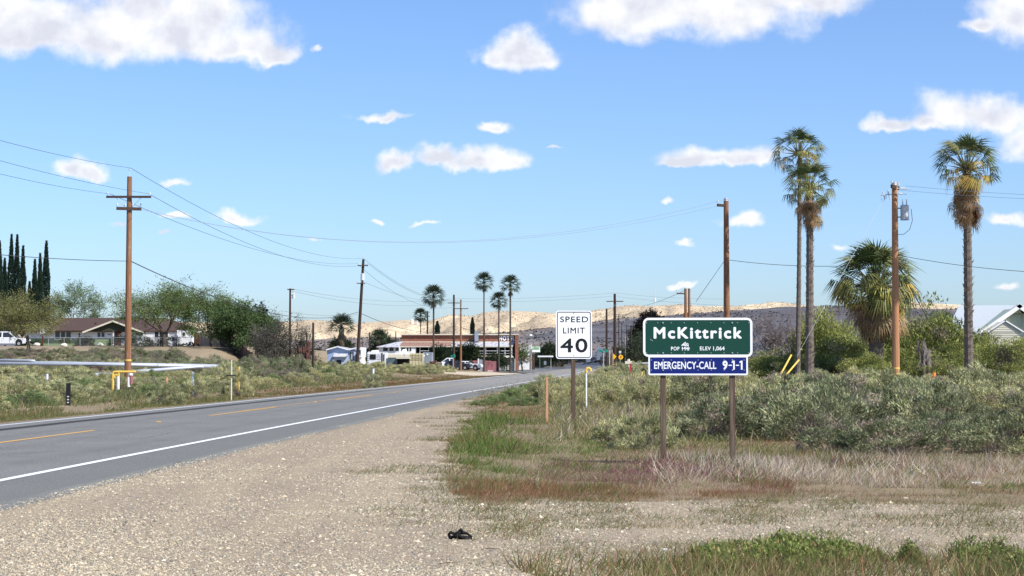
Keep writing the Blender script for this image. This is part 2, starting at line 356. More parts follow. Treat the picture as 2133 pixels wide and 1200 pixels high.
# ground
def ground_material():
    m = bpy.data.materials.new('desert_ground'); m.use_nodes = True; t = m.node_tree; t.nodes.clear()
    out = N(t, 'ShaderNodeOutputMaterial'); p = N(t, 'ShaderNodeBsdfPrincipled'); t.links.new(p.outputs[0], out.inputs[0])
    p.inputs['Roughness'].default_value = .95; p.inputs['Specular IOR Level'].default_value = .15
    z = N(t, 'ShaderNodeVertexColor', layer_name='Col'); sp = N(t, 'ShaderNodeSeparateColor'); t.links.new(z.outputs[0], sp.inputs[0])
    tc = N(t, 'ShaderNodeTexCoord').outputs['Object']
    # gravel: cells with their own stone colours over fine tan soil
    vo = N(t, 'ShaderNodeTexVoronoi', feature='F1'); vo.inputs['Scale'].default_value = 48; t.links.new(tc, vo.inputs['Vector'])
    vs = N(t, 'ShaderNodeSeparateColor'); t.links.new(vo.outputs['Color'], vs.inputs[0])
    n0 = NOI(t, tc, .55, 5, .65); n1 = NOI(t, tc, 9, 5, .65); n2 = NOI(t, tc, 60, 3, .6)
    soil = MIXC(t, n1, (.38, .315, .21), (.55, .465, .325))
    stone = MIXC(t, vs.outputs[0], (.20, .175, .145), (.52, .455, .355))
    stone = MIXC(t, MR(vs.outputs[1], .75, .9, t=t), stone, (.46, .30, .22))
    few = MR(MM('ADD', vs.outputs[2], MM('MULTIPLY', MM('SUBTRACT', n0, .5), 1.8, t=t), t=t), .42, .62, t=t)
    grav = MIXC(t, MM('MULTIPLY', few, .8, t=t), soil, stone)
    grav = MIXC(t, MR(n2, .35, .65, t=t), MIXC(t, 1, grav, (.62, .60, .58), 'MULTIPLY'), grav)
    trk = N(t, 'ShaderNodeMapping'); t.links.new(tc, trk.inputs[0]); trk.inputs['Scale'].default_value = (1.1, .07, 1); trk.inputs['Rotation'].default_value = (0, 0, .06)
    grav = MIXC(t, MM('MULTIPLY', MR(NOI(t, trk.outputs[0], 1.2, 4, .6), .42, .62, t=t), .5, t=t), grav, MIXC(t, n1, (.36, .295, .20), (.50, .415, .285)))
    # vegetated soil
    veg = MIXC(t, n1, (.15, .115, .065), (.29, .23, .145))
    veg = MIXC(t, MR(NOI(t, tc, 3.2, 5, .7), .38, .62, .1, .75, t=t), veg, MIXC(t, 1, grav, (.74, .70, .62), 'MULTIPLY'))
    c = MIXC(t, MR(MM('ADD', sp.outputs[0], MM('MULTIPLY', MM('SUBTRACT', NOI(t, tc, 1.6, 5, .7), .5), .9, t=t), t=t), .35, .65, t=t), grav, veg)
    # hills
    nh = NOI(t, tc, .012, 6, .62, .4); nh2 = NOI(t, tc, .05, 6, .7); nh3 = NOI(t, tc, .22, 4, .7)
    hill = MIXC(t, nh2, (.38, .295, .20), (.64, .52, .36))
    hill = MIXC(t, MR(nh, .52, .62, t=t), hill, (.74, .61, .41))
    hill = MIXC(t, MR(nh3, .54, .66, t=t), hill, (.22, .17, .11))
    hill = MIXC(t, MR(NOI(t, tc, .6, 3, .7), .5, .72, t=t), hill, (.26, .20, .13))
    scrub = MIXC(t, nh3, (.38, .28, .21), (.60, .46, .34))
    scrub = MIXC(t, MR(nh2, .55, .68, t=t), scrub, (.24, .21, .13))
    scrub = MIXC(t, MR(nh, .5, .62, t=t), scrub, (.62, .50, .37))
    c = MIXC(t, sp.outputs[2], c, scrub); c = MIXC(t, sp.outputs[1], c, hill)
    t.links.new(c, p.inputs['Base Color'])
    b = N(t, 'ShaderNodeBump'); b.inputs['Distance'].default_value = .012; b.inputs['Strength'].default_value = .9
    hh = MM('ADD', MM('MULTIPLY', vo.outputs['Distance'], -1.2, t=t), MM('MULTIPLY', n2, .8, t=t), t=t)
    t.links.new(hh, b.inputs['Height'])
    b2 = N(t, 'ShaderNodeBump'); b2.inputs['Distance'].default_value = 5.; b2.inputs['Strength'].default_value = .8
    t.links.new(MM('MULTIPLY', MM('ADD', nh2, MM('MULTIPLY', nh3, .35, t=t), t=t), MM('MAXIMUM', sp.outputs[1], sp.outputs[2], t=t), t=t), b2.inputs['Height'])
    t.links.new(b.outputs[0], b2.inputs['Normal']); t.links.new(b2.outputs[0], p.inputs['Normal'])
    return m
def proj(x, y, z=0.):
    c, s = math.cos(PITCH), math.sin(PITCH)
    zz = z - CAMZ; dep = c * y + s * zz; up = -s * y + c * zz
    return 1066.5 + F * x / dep, 600 - F * up / dep
def inpoly(px, py, poly):
    r = np.zeros(px.shape, bool); n = len(poly)
    for i in range(n):
        x1, y1 = poly[i]; x2, y2 = poly[(i + 1) % n]
        if y1 == y2: continue
        c = ((y1 > py) != (y2 > py)) & (px < (x2 - x1) * (py - y1) / (y2 - y1) + x1); r ^= c
    return r
VERGE = [(1010, 816), (975, 836), (1000, 862), (965, 890), (945, 925), (932, 955), (945, 1000), (965, 1042), (1020, 1052), (1080, 1040), (1200, 1043), (1400, 1040), (1600, 1050), (1660, 1036), (1900, 1048), (2133, 1050), (2600, 1060), (2600, 760), (1300, 775), (1150, 785), (1060, 797)]
def verge_mask(x, y):
    px, py = proj(x, y); jx = (fbm(x * 1.2, y * 1.2, 4) - .5) * 120; jy = (fbm(x * .9 + 40, y * 1.2, 4) - .5) * 46
    return inpoly(px + jx, py + jy, VERGE)
ra = np.exp(np.arange(math.log(8), math.log(70), .0062)); rb = np.exp(np.arange(math.log(70.5), math.log(9000), .0105))
rows = np.concatenate([[-120, -60, -30, -15, -6, 0, 4], ra, rb])
u = np.linspace(-1, 1, 281); outer = np.array([1.25, 1.6, 2.2, 3.2, 5, 8])
us = np.concatenate([-outer[::-1], u, outer])
XX = us[None, :] * (.33 * np.abs(rows)[:, None] + 6); YY = np.repeat(rows[:, None], len(us), 1)
ZZ = H(XX, YY)
dd = np.abs(XX - roadx(YY)); ZZ = np.where((dd < 5.2) & (YY < 1150), ZZ - .05, ZZ)
nr, nc = XX.shape
me = bpy.data.meshes.new('ground'); me.vertices.add(nr * nc)
me.vertices.foreach_set('co', np.stack([XX, YY, ZZ], -1).reshape(-1).astype(np.float32))
idx = np.arange(nr * nc).reshape(nr, nc)
q = np.stack([idx[:-1, :-1], idx[:-1, 1:], idx[1:, 1:], idx[1:, :-1]], -1).reshape(-1, 4)
me.loops.add(q.size); me.loops.foreach_set('vertex_index', q.reshape(-1).astype(np.int32))
me.polygons.add(len(q)); me.polygons.foreach_set('loop_start', np.arange(0, q.size, 4, dtype=np.int32)); me.update(calc_edges=True)
me.shade_smooth()
ca = me.color_attributes.new('Col', 'FLOAT_COLOR', 'POINT')
cc = np.zeros((nr, nc, 4), np.float32); cc[..., 3] = 1
vm = verge_mask(XX, np.maximum(YY, 8)) & (YY > 8)
Lr = roadx(YY) - XX
leftveg = SS(Lr, 4.6, 6) * (YY > 0) * (1 - 1. * SS(-np.abs(YY - 63), -9, -4) * SS(Lr, 7, 9) * (1 - SS(Lr, 14, 18)))
cc[..., 0] = np.clip(np.maximum(vm * 1., leftveg), 0, 1) * (1 - SS(YY, 600, 900)) + .5 * SS(YY, 60, 100) * 0
pad = SS(-XX, 27.5, 33) * SS(YY, 172, 196) * (1 - SS(YY, 330, 460)); cc[..., 0] *= (1 - .9 * pad)
cc[..., 1] = SS(YY, 1620, 1800)
cc[..., 2] = SS(YY, 420, 800) * (1 - SS(YY, 1620, 1700))
ca.data.foreach_set('color', cc.reshape(-1))
me.materials.append(ground_material()); tag(link('ground', me), kind='structure')

# road
def asphalt():
    m = bpy.data.materials.new('asphalt'); m.use_nodes = True; t = m.node_tree; t.nodes.clear()
    out = N(t, 'ShaderNodeOutputMaterial'); p = N(t, 'ShaderNodeBsdfPrincipled'); t.links.new(p.outputs[0], out.inputs[0])
    p.inputs['Roughness'].default_value = 1.; p.inputs['Specular IOR Level'].default_value = .08
    uvn = N(t, 'ShaderNodeUVMap', uv_map='UVMap').outputs[0]; su = N(t, 'ShaderNodeSeparateXYZ'); t.links.new(uvn, su.inputs[0])
    tc = N(t, 'ShaderNodeTexCoord').outputs['Object']
    a = MR(NOI(t, tc, 38, 3, .85), .3, .7, t=t); b = NOI(t, tc, .5, 4, .6)
    c = MIXC(t, a, (.10, .102, .097), (.275, .274, .26))
    c = MIXC(t, MR(b, .3, .8, t=t), MIXC(t, 1, c, (.86, .86, .87), 'MULTIPLY'), c)
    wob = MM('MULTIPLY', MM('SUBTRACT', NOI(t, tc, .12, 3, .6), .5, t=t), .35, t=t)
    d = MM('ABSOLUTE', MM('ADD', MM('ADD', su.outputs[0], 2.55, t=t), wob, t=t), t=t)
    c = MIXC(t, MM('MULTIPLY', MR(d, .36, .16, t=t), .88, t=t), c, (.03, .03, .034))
    sh = MR(su.outputs[0], 3.62, 3.72, t=t)
    c = MIXC(t, MM('MULTIPLY', sh, .7, t=t), c, MIXC(t, a, (.10, .105, .10), (.19, .195, .185)))
    old = MR(su.outputs[1], 75, 150, t=t)
    crk = N(t, 'ShaderNodeTexVoronoi', feature='DISTANCE_TO_EDGE'); crk.inputs['Scale'].default_value = .22
    wv = N(t, 'ShaderNodeMixRGB'); wv.inputs[0].default_value = .12; t.links.new(tc, wv.inputs[1]); nn = N(t, 'ShaderNodeTexNoise'); nn.inputs['Scale'].default_value = 1.3; nn.inputs['Detail'].default_value = 5; t.links.new(tc, nn.inputs['Vector']); t.links.new(nn.outputs['Color'], wv.inputs[2]); t.links.new(wv.outputs[0], crk.inputs['Vector'])
    c = MIXC(t, MM('MULTIPLY', MR(crk.outputs['Distance'], .006, .0, t=t), MR(NOI(t, tc, .21, 3, .6), .45, .6, .0, .6, t=t), t=t), c, (.05, .05, .05))
    for wx in (.9, 2.6, -1.0): c = MIXC(t, MM('MULTIPLY', MR(MM('ABSOLUTE', MM('ADD', MM('ADD', su.outputs[0], -wx, t=t), wob, t=t), t=t), .45, .0, t=t), MR(NOI(t, tc, .9, 4, .6), .3, .7, .08, .34, t=t), t=t), c, (.10, .10, .10))
    c = MIXC(t, MM('MULTIPLY', old, .45, t=t), c, (.30, .29, .27))
    t.links.new(c, p.inputs['Base Color'])
    bn = N(t, 'ShaderNodeBump'); bn.inputs['Distance'].default_value = .006; t.links.new(NOI(t, tc, 90, 2, .6), bn.inputs['Height']); t.links.new(bn.outputs[0], p.inputs['Normal'])
    return m
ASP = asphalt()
rys = np.concatenate([np.arange(-60, 80, 1.), np.arange(80, 400, 4.), np.arange(400, 1150, 10.)])
def roadz(y): return float(np.interp(y, [0, 300, 550, 1100, 1300], [0, 0, 1.05, 5., 7.5])) + .05
def ribbon(name, offs, y0, y1, dz, m, parent=None, jag=0., uvmap=False):
    ys = [y for y in rys if y0 < y < y1]; ys = [y0] + ys + [y1]
    v = []; f = []; k = len(offs); uvl = []
    for i, y in enumerate(ys):
        x = float(roadx(y)); nx = float(roadx(y + 1) - roadx(y - 1)) / 2
        for j, o in enumerate(offs):
            e = 0
            if jag and j in (0, k - 1): e = (float(vn(np.array(y / 1.7), np.array(j * 9.))) - .5) * jag
            v.append((x + o + e, y - nx * o, roadz(y) + dz - .01 * abs(o) - (.06 if jag and j in (0, k - 1) else 0))); uvl.append((o, y))
    for i in range(len(ys) - 1):
        for j in range(k - 1): f.append((i * k + j, i * k + j + 1, (i + 1) * k + j + 1, (i + 1) * k + j))
    me = bpy.data.meshes.new(name); me.from_pydata(v, [], f); me.update()
    if uvmap:
        ul = me.uv_layers.new(name='UVMap')
        for l in me.loops: ul.data[l.index].uv = uvl[l.vertex_index]
    me.materials.append(m); return link(name, me, parent)
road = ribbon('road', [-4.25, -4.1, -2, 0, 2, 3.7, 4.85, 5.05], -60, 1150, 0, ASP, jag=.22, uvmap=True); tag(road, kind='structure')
WL = mat('white_road_paint', (.72, .73, .75), .6, .3, var=.08, scale=14, coords='Object', col2=(.35, .36, .37), thr=(.68, .8))
YL = mat('yellow_road_paint', (.58, .33, .08), .6, .3, var=.12, scale=14, col2=(.25, .2, .14), thr=(.6, .8))
ribbon('edge_line', [3.55, 3.70], -60, 1140, .006, WL, road)
ribbon('edge_line', [-3.72, -3.58], -60, 1140, .006, WL, road)
for y0, y1 in ((-10, -6), (12, 16.5), (31.5, 41.2), (52.8, 63), (76, 87)): ribbon('centre_dash', [-.07, .07], y0, y1, .006, YL, road)
ribbon('centre_line', [-.20, -.12], 58, 300, .0065, YL, road)
ribbon('centre_line', [.02, .12], 300, 1130, .0065, YL, road)
for y in (47, 71, 95, 119):
    MB().box((float(roadx(y)), y, roadz(y) + .012), (.10, .10, .018)).build('lane_reflector', M['ysign'], road)
# side street apron and dirt pull-off at the hotel, on the left
def patch(name, pts, m, dz=.03):
    v = [(x, y, Hs(x, y) + dz) for x, y in pts]; c = (sum(p[0] for p in pts) / len(pts), sum(p[1] for p in pts) / len(pts))
    v.append((c[0], c[1], Hs(*c) + dz)); n = len(pts); me = bpy.data.meshes.new(name)
    me.from_pydata(v, [], [(i, (i + 1) % n, n) for i in range(n)]); me.materials.append(m); return tag(link(name, me), kind='structure')
DIRT = mat('pale_dirt', (.46, .39, .29), .95, .1, var=.15, scale=.5)
patch('dirt_lot', [(-9.5, 232), (-5.2, 226), (-.8, 246), (1.6, 285), (-5, 292), (-12, 278)], DIRT, .03)
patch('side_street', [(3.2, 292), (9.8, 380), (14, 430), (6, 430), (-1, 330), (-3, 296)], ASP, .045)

# ------------------------------------------------------------------ unseen cloud high over the valley, placed and shaped to shade the near hills
def shade_cloud():
    hgt = 3000.; k = hgt / SUNV.z
    off = Vector((SUNV.x * k, SUNV.y * k, hgt))
    bl = []
    # ground footprints (x, y, rx, ry) of the puffs that make the cloud
    for (x, y, rx, ry) in ((-60, 780, 260, 390), (240, 830, 300, 430), (620, 950, 330, 560), (-450, 700, 300, 460), (0, 1300, 420, 330), (420, 1350, 420, 260), (-700, 1200, 400, 400), (900, 1200, 400, 400)):
        bl.append((x, y, rx, ry))
    b = MB(); b.sm = True
    import mathutils
    for (x, y, rx, ry) in bl:
        bm = bmesh.new(); bmesh.ops.create_icosphere(bm, subdivisions=4, radius=1)
        for v in bm.verts:
            n = mathutils.noise.fractal(v.co * 2.2 + Vector((x, y, 0)) * .01, 1, 2, 3) * .10
            v.co = Vector((v.co.x * (1 + n) * rx + x + off.x, v.co.y * (1 + n) * ry + y + off.y, hgt + (v.co.z * (1 + 2 * n) * (160 if v.co.z > 0 else 60))))
        b.add([v.co[:] for v in bm.verts], [[w.index for w in f.verts] for f in bm.faces]); bm.free()
    cm = M['cloudm']; ct = cm.node_tree; po = ct.nodes['Principled BSDF'] if 'Principled BSDF' in ct.nodes else [n for n in ct.nodes if n.type == 'BSDF_PRINCIPLED'][0]
    tp = N(ct, 'ShaderNodeBsdfTransparent'); mx = N(ct, 'ShaderNodeMixShader'); mx.inputs[0].default_value = .45; out = [n for n in ct.nodes if n.type == 'OUTPUT_MATERIAL'][0]
    ct.links.new(po.outputs[0], mx.inputs[2]); ct.links.new(tp.outputs[0], mx.inputs[1]); ct.links.new(mx.outputs[0], out.inputs[0])   # part-transparent to lighten and warm the shade it casts
    o = b.build('cloud', cm); tag(o, kind='structure')
shade_cloud()

# ------------------------------------------------------------------ foliage generators
def leaf_tris(Pn, D, L, Wd, droop=0.):
    """P centres (n,3) base, D unit dirs, L lengths, Wd widths -> (n,3,3)"""
    n = len(Pn); rnd = rng.normal(size=(n, 3)); side = np.cross(D, rnd); side /= np.linalg.norm(side, axis=1)[:, None] + 1e-9
    tip = Pn + D * L[:, None]; tip[:, 2] -= droop * L
    a = Pn - side * (Wd / 2)[:, None] + D * (L * .25)[:, None] * 0; b = Pn + side * (Wd / 2)[:, None]
    return np.stack([a, b, tip], 1)
def unit(v): return v / (np.linalg.norm(v, axis=-1, keepdims=True) + 1e-9)
def colr(n, base, v=.25, hue=.08):
    base = np.array(base); k = 1 + rng.uniform(-v, v, (n, 1)); h = 1 + rng.uniform(-hue, hue, (n, 3)); return np.clip(base * k * h, 0, 1)
def shrub_mesh(name, w, h, nclump, nleaf, L, base, top=None, csize=.22, low=.0, twigs=60, up=.6, dead=.04):
    """domed shrub of leafy sprays on twigs; w,h in metres"""
    T = []; C = []
    th = rng.uniform(0, 2 * PI, nclump); ph = np.arccos(rng.uniform(-.15 if low == 0 else .1, 1, nclump)); r = rng.uniform(.55, 1., nclump) ** .6
    lump = .72 + .5 * fbm(np.cos(th) * 1.3 + rng.uniform(0, 90), np.sin(th) * 1.3 + ph, 2)
    cx = np.cos(th) * np.sin(ph) * r * w / 2 * lump; cy = np.sin(th) * np.sin(ph) * r * w / 2 * lump
    cz = (low + (1 - low) * np.maximum(np.cos(ph) * r * lump, .02)) * h
    cen = np.stack([cx, cy, cz], 1)
    for i in range(nclump):
        n = nleaf; q = unit(rng.normal(size=(n, 3))) * (rng.random((n, 1)) ** .5)
        sz = csize * h * rng.uniform(.7, 1.25)
        pos = cen[i] + q * np.array([sz, sz, sz * .85]); pos[:, 2] = np.maximum(pos[:, 2], .01)
        out = unit(cen[i] - np.array([0, 0, low * h])); d = unit(out * .6 + np.array([0, 0, up]) + rng.normal(size=(n, 3)) * .55)
        ll = L * rng.uniform(.6, 1.3, n)
        T.append(leaf_tris(pos, d, ll, ll * rng.uniform(.22, .4, n)))
        bc = np.array(base) if top is None else np.array(base) + (np.array(top) - np.array(base)) * rng.random()
        if rng.random() < dead: bc = np.array([.30, .25, .19])
        C.append(colr(n, bc * rng.uniform(.8, 1.2)))
    n = twigs
    if n:
        k = rng.integers(0, nclump, n); a = rng.normal(size=(n, 3)) * np.array([.08 * w, .08 * w, 0]); e = cen[k] + rng.normal(size=(n, 3)) * csize * h * .6
        d = unit(e - a); l = np.linalg.norm(e - a, axis=1)
        T.append(leaf_tris(a, d, l, np.full(n, .022 * max(1, h / 1.5)))); C.append(colr(n, (.24, .20, .17)))
    return tris_mesh(name, np.concatenate(T), np.concatenate(C), LEAF)
def scatter_blades(name, pts, hgt, wid, lean, cols, wind=(.25, 0)):
    n = len(pts); D = rng.normal(size=(n, 3)) * np.array(lean)[:, None]; D[:, 2] = 1; D[:, 0] += wind[0] * np.array(lean); D = unit(D)
    V = leaf_tris(pts, D, hgt, wid); return tag(link(name, tris_mesh(name, V, cols, GRASSM)), kind='stuff')

# ------------------------------------------------------------------ trees
def branch_tree(label, base, height, spread, seed, leaf_n, leaf_L, leafc, barkm, name='tree', fork=.28, levels=4, arch=.35, twigr=.012, trunk_r=.16, group=None, up=.9, leafsp=.35, kids=(4, 6)):
    rnd = random.Random(seed); t = thing(name, base, label, 'tree', group)
    tb = MB(); segs = []; ends = []
    def grow(p, d, l, r, lev):
        k = 4; pts = [p.copy()]; rs = [r]; q = p.copy(); dd = d.copy()
        for i in range(k):
            w = Vector((rnd.gauss(0, 1), rnd.gauss(0, 1), rnd.gauss(0, .6))) * .12
            dd = (dd + w + Vector((0, 0, (.10 if lev < 2 else -arch * .25)))).normalized(); q = q + dd * (l / k); pts.append(q.copy()); rs.append(r * (1 - .55 * (i + 1) / k))
        segs.append((pts, rs, lev))
        if lev >= levels:
            ends.append((pts, dd)); return
        n = rnd.randint(*kids)
        for j in range(n):
            f = rnd.uniform(.35, 1) if j else 1.0; idx = min(k - 1, int(f * k)); b = pts[idx].lerp(pts[idx + 1], f * k - idx) if f < 1 else pts[-1]
            side = Vector((rnd.gauss(0, 1), rnd.gauss(0, 1), rnd.gauss(0, .35))).normalized()
            nd = (dd * .75 + side * rnd.uniform(.5, .95) + Vector((0, 0, .15 * up))).normalized()
            grow(b, nd, l * rnd.uniform(.55, .78), max(twigr, r * .5), lev + 1)
    th = height * fork; top = Vector((rnd.uniform(-.1, .1) * th, 0, th))
    tb.path([(0, 0, -.2), (0, 0, th * .5), top], [trunk_r * 1.25, trunk_r, trunk_r * .9], 7)
    nm = 6
    for j in range(nm):
        a = 2 * PI * j / nm + rnd.uniform(-.3, .3); e = rnd.uniform(.35, 1.1)
        d = Vector((math.cos(a) * math.cos(e), math.sin(a) * math.cos(e), math.sin(e)))
        grow(top.copy(), d, 1., trunk_r * .55, 1)
    allp = [p for s in segs for p in s[0]]
    mh = max(p.z for p in allp) - th; mw = sorted(abs(p.x) for p in allp)[int(len(allp) * .97)]
    sx = spread / 2 / mw; sz = (height - th) / mh
    def X(p): return Vector((p.x * sx, p.y * sx, th + (p.z - th) * sz))
    tw = MB()
    for pts, rs, lev in segs:
        (tb if lev <= 2 else tw).path([X(p) for p in pts], rs, 4 if lev < 3 else 3)
    tb.build('trunk', barkm, t)
    lp = []; ld = []
    for pts, dd in ends:
        for i in range(leaf_n):
            k = rnd.random() * 3.99; a = int(k); p = X(pts[a].lerp(pts[a + 1], k - a)); lp.append(p + Vector((rnd.gauss(0, 1), rnd.gauss(0, 1), rnd.gauss(0, 1))) * leafsp); ld.append(dd)
    tv = np.array(tw.v) if tw.v else np.zeros((0, 3)); 
    # twigs join the crown as fine tris
    TT = []; CC = []
    if tw.f:
        fq = [f for f in tw.f if len(f) == 4]; A = np.array(fq)
        TT += [tv[A[:, [0, 1, 2]]], tv[A[:, [0, 2, 3]]]]; CC += [colr(len(A) * 2, (.15, .125, .10) if barkm is M['bark'] else (.36, .31, .30), .25)]
    if lp:
        lp = np.array(lp); ld = unit(np.array(ld) + rng.normal(size=lp.shape) * .6); l = leaf_L * rng.uniform(.6, 1.4, len(lp))
        TT.append(leaf_tris(lp, ld, l, l * .45)); sh = 1 + .5 * (fbm(lp[:, 0] * 1.1 + seed, lp[:, 2] * 1.1, 2)[:, None] - .5)
        CC.append(np.clip(colr(len(lp), leafc, .3) * sh, 0, 1))
    link('crown', tris_mesh('crown', np.concatenate(TT), np.concatenate(CC), LEAF), t)
    return t

def cypress(px, ytop, ybase, Y, wid, label):
    b = P(px, ybase, Y); top = P(px, ytop, Y); h = top.z - b.z
    t = thing('cypress', b, label, 'cypress tree', 'slender cypresses')
    MB().cyl((0, 0, -.3), (0, 0, h * .5), .12, .05, 6).build('trunk', M['bark'], t)
    n = 5200; z = rng.random(n) ** .85; prof = np.minimum(1, (1 - z) * 2.3) ** .9 * np.minimum(1, z * 8 + .35); prof *= .8 + .45 * fbm(z * 14, z * 0 + px, 2)
    a = rng.uniform(0, 2 * PI, n); r = wid / 2 * prof * rng.uniform(.55, 1.05, n); pos = np.stack([np.cos(a) * r, np.sin(a) * r, z * h], 1)
    d = unit(np.stack([np.cos(a) * .35, np.sin(a) * .35, np.ones(n)], 1) + rng.normal(size=(n, 3)) * .15); l = rng.uniform(.2, .45, n)
    link('crown', tris_mesh('crown', leaf_tris(pos, d, l, l * .4), colr(n, (.022, .045, .030), .3), LEAF), t)

def fan_tris(nseg, Lp, Lf, spreadA, droop, curl=0., petw=.05):
    """a palmate fan leaf, base at origin, growing along +X; triangles"""
    T = []
    bx = Vector((Lp, 0, 0))
    T.append([(0, -petw, 0), (0, petw, 0), (Lp, 0, .02)])
    T.append([(0, 0, -petw), (0, 0, petw), (Lp, 0, .02)])
    for i in range(nseg):
        t = -1 + 2 * i / (nseg - 1); a = t * spreadA; L = Lf * (1 - .22 * t * t) * random.uniform(.88, 1.08)
        d = Vector((math.cos(a), math.sin(a), 0)); s = Vector((-math.sin(a), math.cos(a), 0)); w = L * math.tan(spreadA / nseg) * .52
        m = bx + d * (L * .55) + Vector((0, 0, .10 * L * (1 if i % 2 else .6) - curl * abs(t) * L * .3)); e = m + d * (L * .40) + Vector((0, 0, -droop * L * random.uniform(.6, 1.3)))
        ml = m - s * w; mr = m + s * w
        T.append([bx, ml, mr]); T.append([ml, mr, e])
    return np.array([[tuple(p) for p in t] for t in T])
def frond_mesh(name, col, n=26, Lp=.8, Lf=.9, A=1.9, droop=.45, curl=.4):
    V = fan_tris(n, Lp, Lf, A, droop, curl); c = colr(len(V), col, .22); c[:2] = (.30, .27, .14)
    return tris_mesh(name, V, c, LEAF)
random.seed(11)
FG = [frond_mesh('frond', c, 18, 1.0, .70, 1.5, d, .4) for d, c in ((.3, (.07, .105, .035)), (.6, (.06, .095, .03)), (.9, (.15, .17, .065)), (.75, (.23, .24, .10)))]
FY = [frond_mesh('frond', c, 18, .85, .78, 1.4, d, .4) for d, c in ((.55, (.48, .44, .12)), (.95, (.40, .38, .13)), (.8, (.52, .36, .10)))]
FD = [frond_mesh('dead_frond', c, 20, .7, .9, 1.0, .25, .2) for c in ((.34, .215, .115), (.24, .165, .105), (.42, .31, .17))]
def palm_trunk(b, h, r0, r1, rough=1., bend=0.):
    """ring-scarred trunk with old leaf bases standing out"""
    k = int(h / .18); mb = MB(); pts = []; rs = []
    for i in range(k + 1):
        z = h * i / k; pts.append((bend * math.sin(z / h * 1.6) * .6, 0, z)); rs.append((r0 + (r1 - r0) * (z / h) ** .6) * (1.25 if z < .4 else 1) * (1.06 if i % 2 else .96))
    mb.path(pts, rs, 9); return mb, pts, rs
def palm(px, ytop, ybase, Y, r0, r1, crown, label, skirt=0., nfr=34, nyel=4, ndead=16, dead_el=(-86, -58), yel_el=(-62, 18), rough=1., name='fan_palm', bend=0., boot=1., seed=1, trunk_h=None, low_e=-55):
    rnd = random.Random(seed); b = P(px, ybase, Y); b.z = Hs(b.x, b.y) - .05; H0 = P(px, ytop, Y).z - b.z
    h = H0 - crown * .95 if trunk_h is None else trunk_h
    t = thing(name, b, label, 'palm tree')
    mb, pts, rs = palm_trunk(b, h, r0, r1, rough, bend); mb.build('trunk', M['palmt'], t)
    if boot:
        sc = MB()
        for i in range(int(h / .075 * boot)):
            z = rnd.uniform(.2, h * .99); a = rnd.uniform(0, 2 * PI); k = min(len(pts) - 1, int(z / h * (len(pts) - 1))); r = rs[k]
            c = Vector((pts[k][0] + math.cos(a) * r, math.sin(a) * r, z)); o = Vector((math.cos(a), math.sin(a), 0)); s = Vector((-math.sin(a), math.cos(a), 0)); w = r * .42
            sc.add([c - s * w - o * .03, c + s * w - o * .03, c + o * .075 * rough + Vector((0, 0, .16))], [(0, 1, 2)])
        tag(sc.build('leaf_scars', M['palms'], t), kind='stuff')
    top = Vector((pts[-1][0], 0, h)); s0 = crown / 1.7
    def put(me, el, az, sc, roll=0, nm='frond', lab=None):
        o = link(nm, me, t, top + Vector((math.cos(az) * .08, math.sin(az) * .08, 0))); 
        o.rotation_euler = Matrix.Rotation(az, 3, 'Z').to_4x4().to_euler(); m = Matrix.Rotation(az, 4, 'Z') @ Matrix.Rotation(-el, 4, 'Y') @ Matrix.Rotation(roll, 4, 'X'); o.rotation_euler = m.to_euler(); o.scale = (sc, sc, sc)
        if lab: o['label'] = lab
        return o
    for i in range(nfr):
        e = R(low_e + (88 - low_e) * ((i + .5) / nfr) ** .85); az = i * 2.399 + rnd.uniform(-.3, .3)
        put(rnd.choice(FG), e, az, s0 * rnd.uniform(.85, 1.1), rnd.uniform(-.5, .5))
    for i in range(nyel):
        put(rnd.choice(FY), R(rnd.uniform(*yel_el)), rnd.uniform(PI * .9, 2.1 * PI), s0 * rnd.uniform(.8, 1.), rnd.uniform(-.4, .4), 'frond', 'yellowing frond')
    for i in range(ndead):
        o = put(rnd.choice(FD), R(rnd.uniform(*dead_el)), rnd.uniform(0, 2 * PI), s0 * rnd.uniform(.75, 1.05), rnd.uniform(-.6, .6), 'dead_frond')
        o.location.z -= rnd.uniform(0, skirt)
    return t
def far_palm(px, ytop, ybase, Y, r, crown, label, seed, dead=.5, skirt=.6, name='fan_palm'):
    rnd = random.Random(seed); b = P(px, ybase, Y); b.z = Hs(b.x, b.y) - .1; H0 = P(px, ytop, Y).z - b.z; h = H0 - crown * .62
    t = thing(name, b, label, 'palm tree')
    mb, pts, rs = palm_trunk(b, h, r * 1.0, r * .62, 1.); mb.build('trunk', M['palmd'], t)
    T = []; C = []
    for i in range(40):
        dd = i < 40 * dead * .3; V = fan_tris(12, .8, 1., 1.3 if not dd else .7, .3 if not dd else .15, .4, .03) * crown / 1.9 * (.7 if dd else 1)
        e = R(rnd.uniform(-85, -60)) if dd else R(-62 + 150 * (i / 40) ** 1.05); az = i * 2.399
        m = np.array(Matrix.Rotation(az, 3, 'Z') @ Matrix.Rotation(-e, 3, 'Y') @ Matrix.Rotation(rnd.uniform(-.5, .5), 3, 'X'))
        V = V @ m.T + np.array([pts[-1][0], 0, h - (rnd.uniform(0, skirt * .6) if dd else 0)]); T.append(V); C.append(colr(len(V), (.17, .13, .08) if dd else (.045, .065, .035), .3))
    link('crown', tris_mesh('crown', np.concatenate(T), np.concatenate(C), LEAF), t)
    return t

